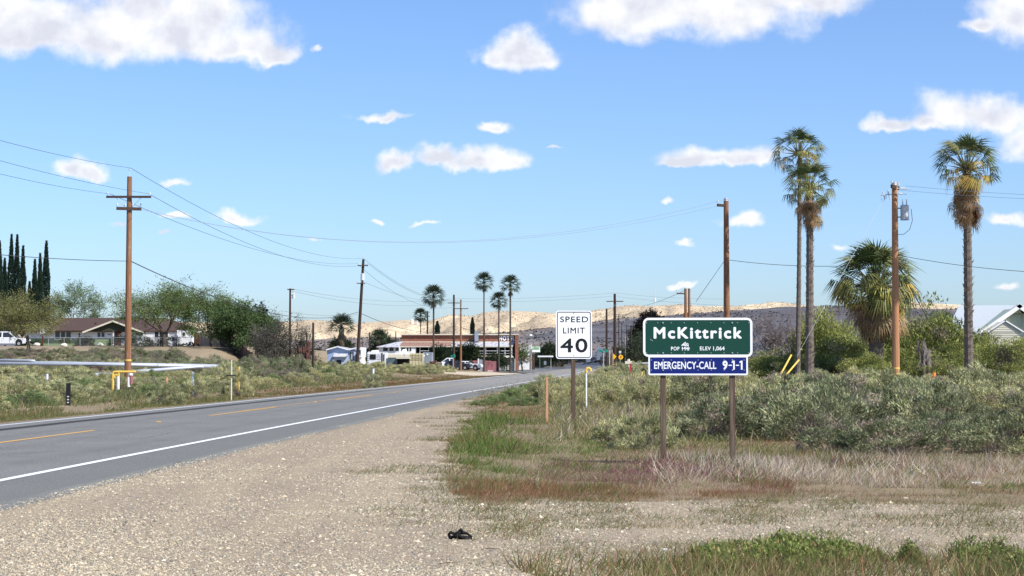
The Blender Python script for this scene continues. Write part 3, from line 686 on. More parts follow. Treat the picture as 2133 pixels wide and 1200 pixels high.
# ------------------------------------------------------------------ lettering
def text_mesh(s, w, h, m, depth=.003, bold=0., spacing=1.):
    cu = bpy.data.curves.new('lettering', 'FONT'); cu.body = s; cu.extrude = .01; cu.space_character = spacing; cu.resolution_u = 4
    o = bpy.data.objects.new('lettering', cu); COL.objects.link(o); bpy.context.view_layer.update()
    me = bpy.data.meshes.new_from_object(o.evaluated_get(bpy.context.evaluated_depsgraph_get())); bpy.data.objects.remove(o); bpy.data.curves.remove(cu)
    n = len(me.vertices); co = np.zeros(n * 3); me.vertices.foreach_get('co', co); co = co.reshape(-1, 3); fs = [tuple(p.vertices) for p in me.polygons]
    bpy.data.meshes.remove(me)
    lo, hi = co.min(0), co.max(0); co = co - (lo + hi) / 2; b = bold * h * 2.2
    co[:, 0] *= (w - 2 * b) / (hi[0] - lo[0]); co[:, 1] *= (h - 2 * b) / (hi[1] - lo[1]); co[:, 2] *= depth / (hi[2] - lo[2])
    V = []; Fs = []; sh = [(0, 0)] if b == 0 else [(b * math.cos(a), b * math.sin(a)) for a in [k * PI / 4 for k in range(8)]] + [(0, 0)]
    for k, (dx, dz) in enumerate(sh):    # strokes thickened by stacked hair-thin copies
        V += [(p[0] + dx, -p[2] - k * .00012, p[1] + dz) for p in co]; Fs += [tuple(i + k * n for i in f) for f in fs]
    me = bpy.data.meshes.new('lettering'); me.from_pydata(V, [], Fs); me.update(); me.materials.append(m); return me
def lettering(s, x, z, w, h, y, m, parent, depth=.003, bold=0., spacing=1., name='lettering'):
    return link(name, text_mesh(s, w, h, m, depth, bold, spacing), parent, (x, y, z))
def frame_ring(w, h, r, t, y0, y1, cx=0, cz=0):
    b = MB(); o = rrect(w, h, r); i = rrect(w - 2 * t, h - 2 * t, max(.002, r - t)); n = len(o); v = []
    for yy in (y0, y1):
        v += [(cx + p[0], yy, cz + p[1]) for p in o] + [(cx + p[0], yy, cz + p[1]) for p in i]
    f = []
    for k in range(n):
        k2 = (k + 1) % n
        f += [(k, k2, n + k2, n + k), (2 * n + k, 2 * n + k2, 3 * n + k2, 3 * n + k), (k, k2, 2 * n + k2, 2 * n + k), (n + k, n + k2, 3 * n + k2, 3 * n + k)]
    return b.add(v, f)
def plate(w, h, r, y0, y1, cx=0, cz=0): return MB().ext([(cx + p[0], cz + p[1]) for p in rrect(w, h, r)], 'y', y0, y1)

# speed limit sign (36 x 48 inch)
Y = 45.0; c = P(1195.3, 697.3, Y); gz = Hs(c.x, Y)
t = thing('speed_limit_sign', (c.x, Y, gz), 'white rectangular SPEED LIMIT 40 sign on a single dark wooden post', 'road sign', rz=R(4))
cz = c.z - gz
MB().box((-.01, .06, (cz + .55) / 2 - .2), (.10, .10, cz + .55 + .4)).build('post', M['post'], t)
plate(.914, 1.219, .07, -.004, .0, 0, cz).build('panel', M['signw'], t)
frame_ring(.86, 1.165, .05, .021, -.0065, -.004, 0, cz).build('black_border', M['ink'], t)
k = .00163
lettering('SPEED', (419 - 413) * k, cz + (504 - 265) * k, 438 * k, 90 * k, -.0065, M['ink'], t, bold=.006, spacing=1.12)
lettering('LIMIT', (415 - 413) * k, cz + (504 - 438) * k, 340 * k, 90 * k, -.0065, M['ink'], t, bold=.006, spacing=1.15)
lettering('40', (415 - 413) * k, cz + (504 - 670) * k, 424 * k, 218 * k, -.0065, M['ink'], t, bold=.012, spacing=1.12)
for z in (.545, -.525): MB().cyl((0, -.011, cz + z), (0, -.004, cz + z), .011, n=8).build('bolt', M['arm'], t)

# town sign
Y = 29.85; k = .00228; c = P(1453.3, 702.7, Y); gz = Hs(c.x, Y)
t = thing('town_sign', (c.x, Y, gz), 'green McKittrick town sign with blue emergency call panel below, on two wooden posts', 'road sign', rz=R(-2.5))
cz = c.z - gz; Lz = lambda y: cz + (221 - y) * k; Lx = lambda x: (x - 471.5) * k
for x, tp in ((217, 100), (725, 100)):
    MB().box((Lx(x), .062, (Lz(tp) - .4) / 2), (.092, .088, Lz(tp) + .4)).build('post', M['post'], t)
plate(803 * k, 288 * k, .09, -.004, 0, 0, cz).build('green_panel', M['signg'], t)
frame_ring(803 * k, 288 * k, .09, .038, -.0065, -.004, 0, cz).build('border', M['signw'], t)
lettering('McKittrick', Lx(471.5), Lz(188.5), 648 * k, 86 * k, -.0055, M['signw'], t, bold=.022, spacing=1.22)
lettering('POP', Lx(306), Lz(304), 62 * k, 28 * k, -.0055, M['signw'], t, bold=.012, spacing=1.15)
lettering('190', Lx(383), Lz(304), 54 * k, 28 * k, -.0055, M['signw'], t, bold=.012, spacing=1.05)
lettering('ELEV', Lx(527), Lz(303), 80 * k, 28 * k, -.0055, M['signw'], t, bold=.012, spacing=1.12)
lettering('1,064', Lx(626), Lz(305), 84 * k, 34 * k, -.0055, M['signw'], t, bold=.012, spacing=1.05)
b = MB(); b.box((Lx(382), -.0075, Lz(304)), (58 * k, .003, 5 * k), ry=R(4)); b.path([(Lx(x), -.0072, Lz(y)) for x, y in ((352, 284), (366, 270), (374, 262), (380, 258), (384, 266), (378, 276), (368, 282), (386, 284), (398, 280), (402, 272), (392, 266), (388, 276), (404, 286))], .008, 5)
b.path([(Lx(x), -.0072, Lz(y)) for x, y in ((354, 276), (362, 281), (374, 272), (384, 270), (396, 284))], .007, 5); b.build('hand_painted_number', M['signw'], t, )
b = MB(); b.box((Lx(126), -.0072, Lz(238)), (10 * k, .002, 3 * k), ry=R(60)); b.box((Lx(136), -.0072, Lz(244)), (9 * k, .002, 3 * k), ry=R(60)); b.box((Lx(646), -.0072, Lz(236)), (12 * k, .002, 3 * k), ry=R(50)); b.build('scratches', M['ins'], t)
bx, bz = Lx(473), Lz(428.5)
plate(730 * k, 143 * k, .03, -.008, -.004, bx, bz).build('blue_panel', M['signb'], t)
frame_ring(730 * k, 143 * k, .03, .027, -.0105, -.008, bx, bz).build('border', M['signw'], t)
lettering('EMERGENCY-CALL', Lx(378.5), Lz(427), 457 * k, 55 * k, -.0095, M['signw'], t, bold=.010, spacing=1.05)
lettering('9', Lx(671), Lz(426), 37 * k, 66 * k, -.0095, M['signw'], t, bold=.02)
b = MB()
for x in (709, 762): b.b2((Lx(x - 12), -.0095, Lz(431)), (Lx(x + 12), -.008, Lz(423)))
for x in (736, 793): b.b2((Lx(x - 6), -.0097, Lz(459)), (Lx(x + 6), -.008, Lz(393))).ext([(Lx(x - 5.9), Lz(393.2)), (Lx(x - 5.9), Lz(406)), (Lx(x - 17), Lz(410)), (Lx(x - 17), Lz(401))], 'y', -.0096, -.008)
b.build('emergency_digits', M['signw'], t)
rv = MB(); rv.cyl((0, -.012, 0), (0, 0, 0), .0085, n=6); rvm = rv.mesh('rivet', M['steel'])
for x in (95, 178, 277, 372, 470, 568, 664, 763, 847):
    for z in (114, 336): link('rivet', rvm, t, (Lx(x), 0, Lz(z)))
for x in (130, 277, 375, 473, 570, 664, 810):
    for z in (388, 462): link('rivet', rvm, t, (Lx(x), -.004, Lz(z)))
rb = MB(); rb.cyl((0, -.016, 0), (0, 0, 0), .013, n=8); rbm = rb.mesh('bolt', M['steel'])
for x in (217, 725):
    for z in (114, 336, 388, 462): link('bolt', rbm, t, (Lx(x), -.003, Lz(z)))

# ------------------------------------------------------------------ utility poles
def pole(px, ytop, Y, r, m, label, lean=0., arms=(), trans=None, bands=(), pin=False, name='utility_pole', ybase=None, extra=None, cat='utility pole', cap=False):
    tp = P(px, ytop, Y); base = Vector((tp.x - lean, Y, 0)); base.z = (Hs(base.x, Y) if ybase is None else P(px, ybase, Y).z)
    t = thing(name, base, label, cat); h = tp.z - base.z
    X = lambda z: lean * z / h
    MB().path([(X(z * h), 0, z * h) for z in (-.05, .0, .35, .7, 1.)], [r * 1.2, r * 1.2, r * 1.1, r * .98, r * .85], 12).build('pole', m, t)
    for (dz, w, off, th, rz, ins) in arms:
        a = thing_part = MB(); z = h - dz
        ar = MB().box((X(z) + off, -r * .9 - .05, z), (w, .10, .12 * th), rz=rz).build('crossarm', M['arm'], t)
        for k in range(ins):
            u = -.5 + k / max(1, ins - 1); u *= .94
            p = Vector((X(z) + off + math.cos(rz) * w * u, -r * .9 - .05 + math.sin(rz) * w * u, z + .06 * th))
            MB().cyl(p, p + Vector((0, 0, .12)), .012, .012, 5).cyl(p + Vector((0, 0, .08)), p + Vector((0, 0, .22)), .05, .035, 7).build('insulator', M['ins'], ar)
        if w > 1.6:
            for s in (-1, 1): MB().cyl((X(z) + off + s * w * .28, -r * .9 - .06, z - .04), (X(z - .75), -r, z - .75), .014, n=5).build('brace', M['steel'], ar)
    if pin: MB().cyl((X(h), 0, h - .1), (X(h), 0, h + .42), .018, .018, 6).cyl((X(h), 0, h + .36), (X(h), 0, h + .5), .055, .04, 8).build('top_pin', M['ins'], t)
    if trans:
        dz, side, dia, hh = trans; z = h - dz; tx = X(z) + side * (r + dia / 2 + .12)
        tr = MB(); tr.sm = False; tr.cyl((tx, 0, z - hh), (tx, 0, z), dia / 2, n=14).cyl((tx, 0, z), (tx, 0, z + .05), dia / 2 + .02, dia / 2 - .06, 14).cyl((tx, 0, z - hh), (tx, 0, z - hh + .04), dia / 2 + .012, n=14)
        o = tr.build('transformer', M['trans'], t)
        for s in (-.1, .1): MB().cyl((tx + s, 0, z + .04), (tx + s, 0, z + .34), .035, .02, 6).build('bushing', M['ins'], o)
        for s in (.12, hh - .15): MB().box(((X(z) + tx) / 2, 0, z - s), (abs(tx - X(z)), .06, .05)).build('bracket', M['arm'], o)
    for zb in bands: MB().cyl((X(zb), 0, zb), (X(zb), 0, zb + .09), r * 1.2, n=12).build('yellow_band', M['yellow'], t)
    if cap: MB().cyl((X(h), 0, h - .1), (X(h), 0, h + .05), r * .93, r * .8, 10).build('pole_cap', M['steel'], t)
    return t, h
pA, hA = pole(270, 368, 97, .155, M['pole'], 'tall brown utility pole with two crossarms beside the yellow pipe frame', arms=((1.13, 2.45, 0, 1., 0, 2), (1.78, 1.35, .02, 1.4, R(18), 4)), pin=True, bands=(1.42, .35))
for z, s in ((4.4, 1), (1.05, 1)): pass
pB, hB = pole(757, 540, 205, .17, M['poled'], 'dark leaning utility pole with small transformer beside the blue mobile home', lean=.72, arms=((.75, 1.2, 0, 1., 0, 2), (2.8, 1.0, -.1, .8, 0, 3)), trans=(1.7, .0, .45, .75), pin=True)
pole(604.5, 601, 200, .12, M['poled'], 'thin dark utility pole with transformer rising behind the grey brush mound', arms=((.12, .8, .1, 1., 0, 2),), trans=(.65, 1, .3, .5))
pole(652.5, 672, 150, .10, M['poled'], 'short bare dark pole standing left of the blue mobile home')
pole(945.5, 614, 278, .17, M['poled'], 'taller dark pole in front of the hotel with green street sign', arms=((1.3, 1.9, 0, 1., 0, 2),), pin=True)
pole(960, 624, 292, .15, M['pole'], 'brown pole with long crossarm just right of the dark pole before the hotel', arms=((1.5, 2.3, .1, 1., 0, 3),))
pole(1009, 662, 300, .12, M['pole'], 'short brown pole in front of the hotel between the middle and right palms')
pole(890.5, 648, 330, .15, M['poled'], 'dark pole behind the hotel roof beside the leftmost far palm', arms=((.2, 1., 0, 1., 0, 2), (1., .9, 0, 1., 0, 2)))
pole(769.5, 692, 330, .11, M['poled'], 'thin far pole with two crossarms against the hill left of the hotel', arms=((.3, 1.7, 0, .8, 0, 2), (.9, 1.2, 0, .8, 0, 2)))
pole(755.5, 709, 300, .07, M['poled'], 'very thin far pole right behind the leaning pole')
pole(824.5, 690, 340, .11, M['poled'], 'short far pole beside the dark tree at the hotel left end')
pole(638.5, 690, 300, .12, M['poled'], 'short far pole against the hill behind the grey brush')
pole(1280.5, 612, 290, .235, M['poled'], 'stout dark utility pole with wide crossarm right of the speed limit sign', arms=((1.25, 2.75, 0, 1.2, 0, 4),), pin=True)
pole(1263.5, 643, 270, .17, M['poled'], 'thick dark stub pole left of the stout crossarm pole')
pole(1289, 655, 330, .09, M['poled'], 'thin dark pole with crossarm close behind the stout crossarm pole', arms=((.1, 1.9, 0, .8, 0, 3), (.45, 1., 0, .8, 0, 2)))
pole(1295, 672, 380, .10, M['poled'], 'farther thin pole right of the stout crossarm pole', arms=((.1, 1.8, -.3, .8, 0, 2),))
pole(1305.5, 678, 420, .09, M['poled'], 'grey thin roadside pole, second beyond the stout pole', arms=((.1, 1.3, 0, .8, 0, 2),))
pole(1314.5, 678, 330, .15, M['poled'], 'dark narrow pole near the round yellow sign, with a short arm', arms=((.1, .9, .1, .8, 0, 2),))
pole(1323, 703, 400, .10, M['poled'], 'short far pole left of the town sign with a single wire')
pole(1428, 601, 120, .11, M['pole'], 'left one of the two slim brown poles behind the town sign', arms=((.35, .7, -.3, .7, R(30), 2),), ybase=800)
pole(1435.5, 601, 124, .10, M['pole'], 'right one of the two slim brown poles behind the town sign', ybase=800)
pC, hC = pole(1512.5, 415, 95, .155, M['pole'], 'bare dark brown pole rising above the right half of the town sign', arms=((.35, .55, -.28, 1.2, R(35), 1),), cap=True)
pD, hD = pole(1863.5, 382, 90, .165, M['polel'], 'orange brown utility pole with grey transformer in front of the bushy palm', arms=((.22, 1.3, -.02, 1.5, R(62), 2),), trans=(1.15, 1, .43, .72), bands=(.35, .75, 1.05), cap=True, lean=.02)
ot = MB(); z0 = hD
for (x, z) in ((-.62, .0), (-.38, .1)):
    ot.cyl((x, -.15, z0 - .45 + z), (x + .14, -.2, z0 - .95 + z), .03, .03, 6).cyl((x - .12, -.15, z0 - .55 + z), (x - .05, -.15, z0 - .9 + z), .012, n=5)
ot.cyl((-.7, -.1, z0 - .62), (0, 0, z0 - .55), .02, n=5); ot.build('fuse_cutouts', M['ins'], pD)
b = MB(); b.cyl((.05, -.3, z0 - .28), (.75, -.3, z0 - .32), .018, n=5).cyl((.25, -.3, z0 - .29), (.52, -.3, z0 - .305), .045, n=7); b.cyl((.05, -.3, z0 - .55), (.55, -.3, z0 - .58), .018, n=5).cyl((.15, -.3, z0 - .555), (.35, -.3, z0 - .57), .045, n=7); b.build('strain_insulators', M['ins'], pD)
b = MB(); b.path([(.85, 0, z0 - 1.3), (.9, -.02, z0 - 1.9), (.75, -.05, z0 - 2.35), (.45, -.1, z0 - 2.6), (.1, -.15, z0 - 2.62)], .014, 5); b.build('drop_lead', M['wire'], pD)

# wires
def wire(p0, p1, sag, r, label, m=None, n=22, group=None):
    p0 = Vector(p0); p1 = Vector(p1); pts = []
    for i in range(n + 1):
        t = i / n; p = p0.lerp(p1, t); p.z -= sag * 4 * t * (1 - t); pts.append(p)
    o = MB(); o.path(pts, r, 4); ob = o.build('overhead_wire', m or M['wire']); return tag(ob, label, 'wire')
PB = 205; 
wire(P(-260, 215, 60), P(272, 350, 97), .25, .011, 'thin overhead wire from the left frame edge to the top pin of the brown pole')
wire(P(-260, 256, 60), P(312, 404, 97), .25, .010, 'thin wire from the left edge to the right end of the upper crossarm')
wire(P(-260, 290, 60), P(230, 404, 97), .25, .010, 'lowest of the three thin wires from the left edge to the upper crossarm')
wire(P(-200, 510, 75), P(268, 544, 97), .15, .022, 'thick dark cable from the left edge to the middle of the brown pole')
wire(P(272, 544, 97), P(746, 650, PB), 1.7, .028, 'thick dark cable sagging from the brown pole to the leaning pole')
wire(P(750, 652, PB), P(945, 690, 278), 1.0, .03, 'thick cable running from the leaning pole to the dark pole at the hotel')
wire(P(945, 677, 278), P(1263, 702, 270), 1.6, .03, 'dark cable from the hotel poles across the road to the thick stub pole')
wire(P(272, 350, 97), P(757, 538, PB), 1.5, .013, 'topmost wire descending from the brown pole to the leaning pole top')
wire(P(314, 406, 97), P(768, 550, PB), 1.6, .013, 'middle wire descending from the crossarm to the leaning pole')
wire(P(230, 404, 97), P(744, 549, PB), 1.2, .013, 'lowest wire descending from the left end of the crossarm to the leaning pole')
wire(P(757, 538, PB), P(938, 625, 278), 1.2, .015, 'upper wire from the leaning pole top to the hotel pole crossarm')
wire(P(768, 550, PB), P(952, 625, 278), 1.4, .015, 'middle wire from the leaning pole to the hotel pole crossarm')
wire(P(744, 549, PB), P(945, 640, 278), 1.8, .015, 'lower wire from the leaning pole sagging to the hotel pole')
wire(P(760, 588, PB), P(945, 628, 278), .8, .013, 'short wire from the lower arm of the leaning pole towards the hotel')
wire(P(604, 601, 200), P(945, 622, 278), .9, .014, 'wire from the thin transformer pole over to the hotel pole', )
wire(P(606, 606, 200), P(960, 627, 292), 1.2, .014, 'second wire from the thin transformer pole over to the hotel pole')
wire(P(945, 622, 278), P(1281, 610, 290), .35, .015, 'upper wire spanning from the hotel pole to the stout crossarm pole')
wire(P(960, 628, 292), P(1276, 617, 290), .35, .015, 'lower wire spanning from the hotel pole to the stout crossarm pole')
wire(P(1283, 610, 290), P(1512, 623, 200), .25, .012, 'upper wire from the stout crossarm pole to the right behind the town sign')
wire(P(1300, 636, 290), P(1428, 604, 120), .6, .014, 'wire rising from the stout crossarm pole to the slim brown poles')
wire(P(1286, 618, 290), P(1600, 640, 200), .25, .014, 'lower wire from the stout crossarm pole to the bare tree')
wire(P(296, 436, 97), P(1505, 417, 95), 2.02, .010, 'long faint upper span crossing the sky from the brown pole to the bare pole', M['wirel'], 40)
wire(P(298, 438, 97), P(1507, 426, 95), 1.92, .010, 'long faint lower span crossing the sky from the brown pole to the bare pole', M['wirel'], 40)
wire(P(1514, 541, 95), P(1863, 548, 90), .25, .016, 'grey cable from the bare pole past the palm trunks to the orange pole')
wire(P(1863, 530, 90), P(2330, 570, 82), .3, .015, 'grey cable from the orange pole to the right frame edge')
wire(P(1885, 387, 90), P(2330, 412, 75), .1, .010, 'upper of two bright wires from the orange pole to the right edge', M['wirel'])
wire(P(1875, 396, 90), P(2330, 420, 75), .1, .010, 'lower of two bright wires from the orange pole to the right edge', M['wirel'])
wire(P(1507, 546, 95), P(1450, 628, 90), 0, .012, 'guy wire slanting down left from the bare pole', n=2)
wire(P(1858, 385, 90), P(1660, 742, 88), 0, .009, 'guy wire slanting down left from the orange pole to the yellow guards', M['wirel'], n=2)
wire(P(1865, 535, 90), P(1950, 690, 96), .2, .02, 'short cable from the orange pole down into the green shrubs', n=6)
wire(P(746, 655, PB), P(590, 648, 200), .3, .012, 'thin wire from the grey brush to the leaning pole')

# ------------------------------------------------------------------ roadside posts and pipes
HIDE = []
def stub(px, y0, y1, Y, r, m, label, cat='post', name='marker_post', n=8, capm=None, sq=False, hide=None):
    a = P(px, y1, Y); a.z = min(a.z, Hs(a.x, Y)); t = thing(name, (a.x, Y, a.z), label, cat); h = P(px, y0, Y).z - a.z
    (MB().box((0, 0, h / 2 - .15), (2 * r, .02 + r * .3, h + .3)) if sq else MB().cyl((0, 0, -.3), (0, 0, h), r, n=n)).build('post', m, t)
    if hide: HIDE.append((px, hide, Y - 1.2))
    if capm: MB().cyl((0, 0, h - .06), (0, 0, h + .02), r * 1.25, r * 1.1, n).build('cap', capm, t)
    return t, h
t, h = stub(142, 798, 845, 68, .085, M['black'], 'black flat roadside marker post with a perforated lower half', sq=True)
for i in range(3): MB().box((0, -.03, h * (.14 + .13 * i)), (.07, .03, .045)).build('slot', M['ins'], t)
stub(98, 779, 798, 82, .055, M['white'], 'short white pipe stub in the brush at far left', 'pipe', 'vent_pipe', hide=793)
stub(347, 786, 802, 74, .05, M['stake'], 'small pale orange stake in the brush right of the yellow pipe frame', 'stake', 'survey_stake', hide=795)
t, h = stub(482, 750, 796, 80, .028, M['cream'], 'slender white post with a black crossbar in the left brush')
MB().box((0, -.06, h * .62), (.42, .04, .05)).build('crossbar', M['black'], t)
stub(497.5, 764, 776, 92, .055, M['yellow'], 'short yellow pipe stub right of the white crossbar post', 'pipe', 'vent_pipe', hide=773)
stub(401, 775, 795, 84, .065, M['bluesid'], 'small blue grey barrel half hidden in the left brush', 'barrel', 'barrel', hide=784)
stub(777.5, 768, 792, 120, .07, M['white'], 'short white post in the brush below the white trailer', hide=779)
t, h = stub(1221, 774, 812, 52, .026, M['white'], 'white vent pipe with a curved yellow top right of the speed limit post', 'pipe', 'vent_pipe')
b = MB(); b.path([(0, 0, h - .03), (0, 0, h + .04), (.03, 0, h + .09), (.08, 0, h + .10), (.12, 0, h + .07), (.13, 0, h + .01)], .045, 8); b.build('gooseneck', M['yellow'], t)
t, h = stub(1139.5, 786, 838, 45, .030, M['stake'], 'weathered orange wooden stake left of the speed limit post', 'stake', 'survey_stake', sq=True)
stub(1314, 757, 782, 75, .03, M['red'], 'short red topped stake between the roadside signs and the town sign', 'stake', 'survey_stake', sq=True)
t, h = stub(1337, 774, 800, 62, .03, M['yellow'], 'thin yellow pipe with a dark hooked end left of the blue sign panel', 'pipe', 'vent_pipe')
b = MB(); b.path([(0, 0, h - .02), (.02, 0, h + .05), (.08, 0, h + .08), (.14, 0, h + .03), (.15, 0, h - .25)], .025, 6); b.build('hook', M['black'], t)
stub(1945.5, 776, 806, 86, .10, M['orange'], 'round orange pipe post in front of the green shrubs', 'pipe', 'bollard')
stub(1919.5, 792, 806, 86, .08, M['yellow'], 'tiny yellow stub left of the round orange pipe post', 'pipe', 'bollard')
for (x0, y0, x1, y1, lb) in ((1648, 740, 1624, 784, 'left yellow guy wire guard leaning at the palm foot'), (1664, 750, 1632, 788, 'right yellow guy wire guard leaning at the palm foot')):
    p1 = P(x0, y0, 86); p0 = P(x1, y1, 84); t = thing('guy_guard', p0, lb, 'guy guard'); MB().cyl((p0 - p1) * .2, p1 - p0, .042, n=8).build('guard', M['yellow'], t)
# yellow gas pipe frame
Y = 88; a = P(236, 812, Y); t = thing('pipe_frame', a, 'yellow gas pipe frame with white risers in front of the brown pole', 'pipe frame')
loc = lambda px, py: P(px, py, Y) - a
b = MB(); b.path([loc(235, 815), loc(235, 778), loc(237, 775), loc(240, 774.5), loc(283, 774.5)], .058, 8); b.build('top_rail', M['yellow'], t)
b = MB(); b.path([loc(247, 776) , loc(247.5, 784), loc(244, 781), loc(239.5, 782), loc(238, 787)], .06, 8); b.build('elbow', M['yellow'], t)
MB().cyl(loc(246, 812), loc(246, 784), .075, n=8).build('riser', M['white'], t); MB().cyl(loc(268, 806), loc(268, 785), .07, n=8).build('riser', M['white'], t)
MB().cyl(loc(273, 800), loc(273, 776), .085, n=8).build('valve', M['pink'], t); MB().cyl(loc(272, 782), loc(272, 777), .11, n=8).build('flange', M['white'], t)
# silver pipelines
def pipeline(pts, r, label, m=None, sup=()):
    v = [P(*q) for q in pts]; t = thing('pipeline', (v[0].x, v[0].y, v[0].z), label, 'pipeline')
    b = MB(); b.sm = True; b.path([q - v[0] for q in v], r, 12); b.build('pipe', m or M['pipe'], t)
    for (px, py, Y) in sup:
        p = P(px, py, Y) - v[0]; gz = Hs(p.x + v[0].x, Y) - v[0].z
        MB().box((p.x, p.y, (p.z - r + gz) / 2 - .1), (.25, .25, max(.1, p.z - r - gz + .2))).box((p.x, p.y, p.z - r - .16), (2.1, .3, .32)).build('support', M['arm'], t)
pipeline([(-60, 757, 118), (230, 759.5, 119), (455, 764, 120)], .12, 'long silver pipeline running behind the brown pole to the brush', sup=((180, 760, 118.5),))
pipeline([(-60, 749.5, 122), (60, 751.5, 121.5), (72, 752.5, 121.3)], .10, 'shorter silver pipeline at far left above the long one')
pipeline([(-60, 755, 123), (110, 755.5, 121), (230, 757.8, 121), (455, 762, 122.5)], .10, 'thin silver pipe lying along the back of the long pipeline')
pipeline([(150, 786, 104), (200, 781, 108), (300, 773, 114), (415, 764, 118), (425, 765, 118)], .12, 'pale pipe branching down left from the long pipeline', M['pipe'])
MB()
# black marker stake far, wire fence posts between pipe and house
for px, y0, y1, Y, lb in ((345, 737, 760, 140, 'thin dark stake behind the pipelines below the dirt bank'), (447, 738, 758, 150, 'thin dark stake at the foot of the eroded dirt bank')):
    stub(px, y0, y1, Y, .035, M['poled'], lb, 'stake', 'fence_stake')
# rubble on the bank
b = MB()
for i in range(26):
    x = PX(random.uniform(425, 462), 168) ; y = random.uniform(160, 175); b.box((x, y, Hs(x, y) + .06), (random.uniform(.3, 1.2), .12, .12), rz=random.uniform(-.6, .6), ry=random.uniform(-.3, .3))
tag(b.build('bank_debris', M['rust']), kind='stuff')

# ------------------------------------------------------------------ vehicles
def pickup(loc, rz, label, L=5.8, w=1.95, h=1.9, paint='carw', suv=False):
    t = thing('parked_truck' if not suv else 'parked_suv', loc, label, 'pickup truck' if not suv else 'SUV', rz=rz)
    # nose toward +X ; profile of the lower body
    b = MB(); bed = [(-L / 2, .55), (-L / 2, 1.12), (L / 2 - 1.55, 1.14), (L / 2 - .25, 1.04), (L / 2 - .02, .85), (L / 2, .45), (L / 2 - .4, .38), (-L / 2 + .2, .42)]
    b.ext(bed, 'y', -w / 2, w / 2); b.build('body', M[paint], t)
    x0, x1 = (-.95, L / 2 - 1.4) if not suv else (-L / 2 + .1, L / 2 - 1.4)
    cab = [(x0, 1.10), (x0 + .08, h), (x1 - .95, h), (x1, 1.12)]; b = MB(); n = 4; v = []
    for s in (-1, 1):
        for (x, z) in cab: v.append((x, s * (w / 2 - (.02 if z < 1.3 else .2)), z))
    b.add(v, [(0, 1, 2, 3), (4, 5, 6, 7), (0, 1, 5, 4), (1, 2, 6, 5), (2, 3, 7, 6), (0, 3, 7, 4)]); b.build('cab', M[paint], t)
    def side(xa, xb, za, zb, xa2, xb2, nm='side_window'):
        b = MB(); v = []
        for s in (-1, 1):
            q = lambda z: s * (w / 2 - .02 - .18 * (z - 1.12) / (h - 1.12) + .008); v = [(xa, q(za), za), (xb, q(za), za), (xb2, q(zb), zb), (xa2, q(zb), zb)]
            MB().add(v, [(0, 1, 2, 3)]).build(nm, M['glass'], t)
    zt = h - .12
    if not suv: side(x0 + .18, x0 + .78, 1.2, zt, x0 + .2, x0 + .78); side(x0 + .95, x1 - .22, 1.2, zt, x0 + .95, x1 - .98)
    else: side(x0 + .2, x0 + 1.1, 1.2, zt, x0 + .3, x0 + 1.1); side(x0 + 1.2, x0 + 2.1, 1.2, zt, x0 + 1.2, x0 + 2.1); side(x0 + 2.2, x1 - .22, 1.2, zt, x0 + 2.2, x1 - .98)
    MB().add([(x1 + .0, -w / 2 + .12, 1.17), (x1 + .0, w / 2 - .12, 1.17), (x1 - .86, w / 2 - .28, h - .06), (x1 - .86, -w / 2 + .28, h - .06)], [(0, 1, 2, 3)]).build('windshield', M['glass'], t).location = (.03, 0, .03)
    for x in (-L / 2 + 1.25, L / 2 - .95):
        for s in (-1, 1):
            MB().cyl((x, s * (w / 2 - .2), .52), (x, s * (w / 2 + .006), .52), .47, n=16).build('wheel_arch', M['black'], t)
            o = MB().cyl((x, s * (w / 2 - .24), .38), (x, s * (w / 2 + .02), .38), .38, n=18).build('wheel', M['rubber'], t)
            MB().cyl((x, s * (w / 2), .38), (x, s * (w / 2 + .03), .38), .2, n=10).build('rim', M['steel'], o)
    MB().b2((L / 2 - .1, -w / 2 + .1, .42), (L / 2 + .06, w / 2 - .1, .62)).build('bumper', M['steel'], t)
    for s in (-1, 1): MB().box((L / 2 - .12, s * (w / 2 - .22), .86), (.12, .3, .18)).build('headlight', M['ins'], t)
    MB().b2((x1 - .55, -w / 2 - .2, 1.2), (x1 - .45, -w / 2 - .02, 1.42)).build('mirror', M['black'], t)
    for k, x in enumerate((x0 + .86, x1 - .1)): MB().b2((x - .008, -w / 2 - .004, .5), (x + .008, -w / 2 + .01, 1.1)).build('door_seam', M['ink'], t)
    MB().b2((x0 + 1.0, -w / 2 - .02, .98), (x0 + 1.16, -w / 2, 1.02)).build('door_handle', M['black'], t)
    return t
Y = 232; a = P(20, 722, Y); a.z = Hs(a.x, Y); pickup((a.x - .6, Y, a.z), R(-3), 'white extended cab pickup parked at the far left before the ranch house', L=6.2, h=1.95)
a = P(936, 770, 300); pickup((a.x, 300, Hs(a.x, 300)), R(0), 'silver white crew pickup parked facing left in front of the hotel', L=5.5, h=1.85).rotation_euler.z = PI
a = P(956, 770, 296); pickup((a.x, 294, Hs(a.x, 294)), R(-10), 'dark SUV parked between the two white pickups at the hotel', L=4.4, h=1.55, paint='card', suv=True)
a = P(972, 770, 296); pickup((a.x, 298, Hs(a.x, 298)), R(-12), 'white pickup nose first beside the faded red fence', L=5.2, h=1.55)

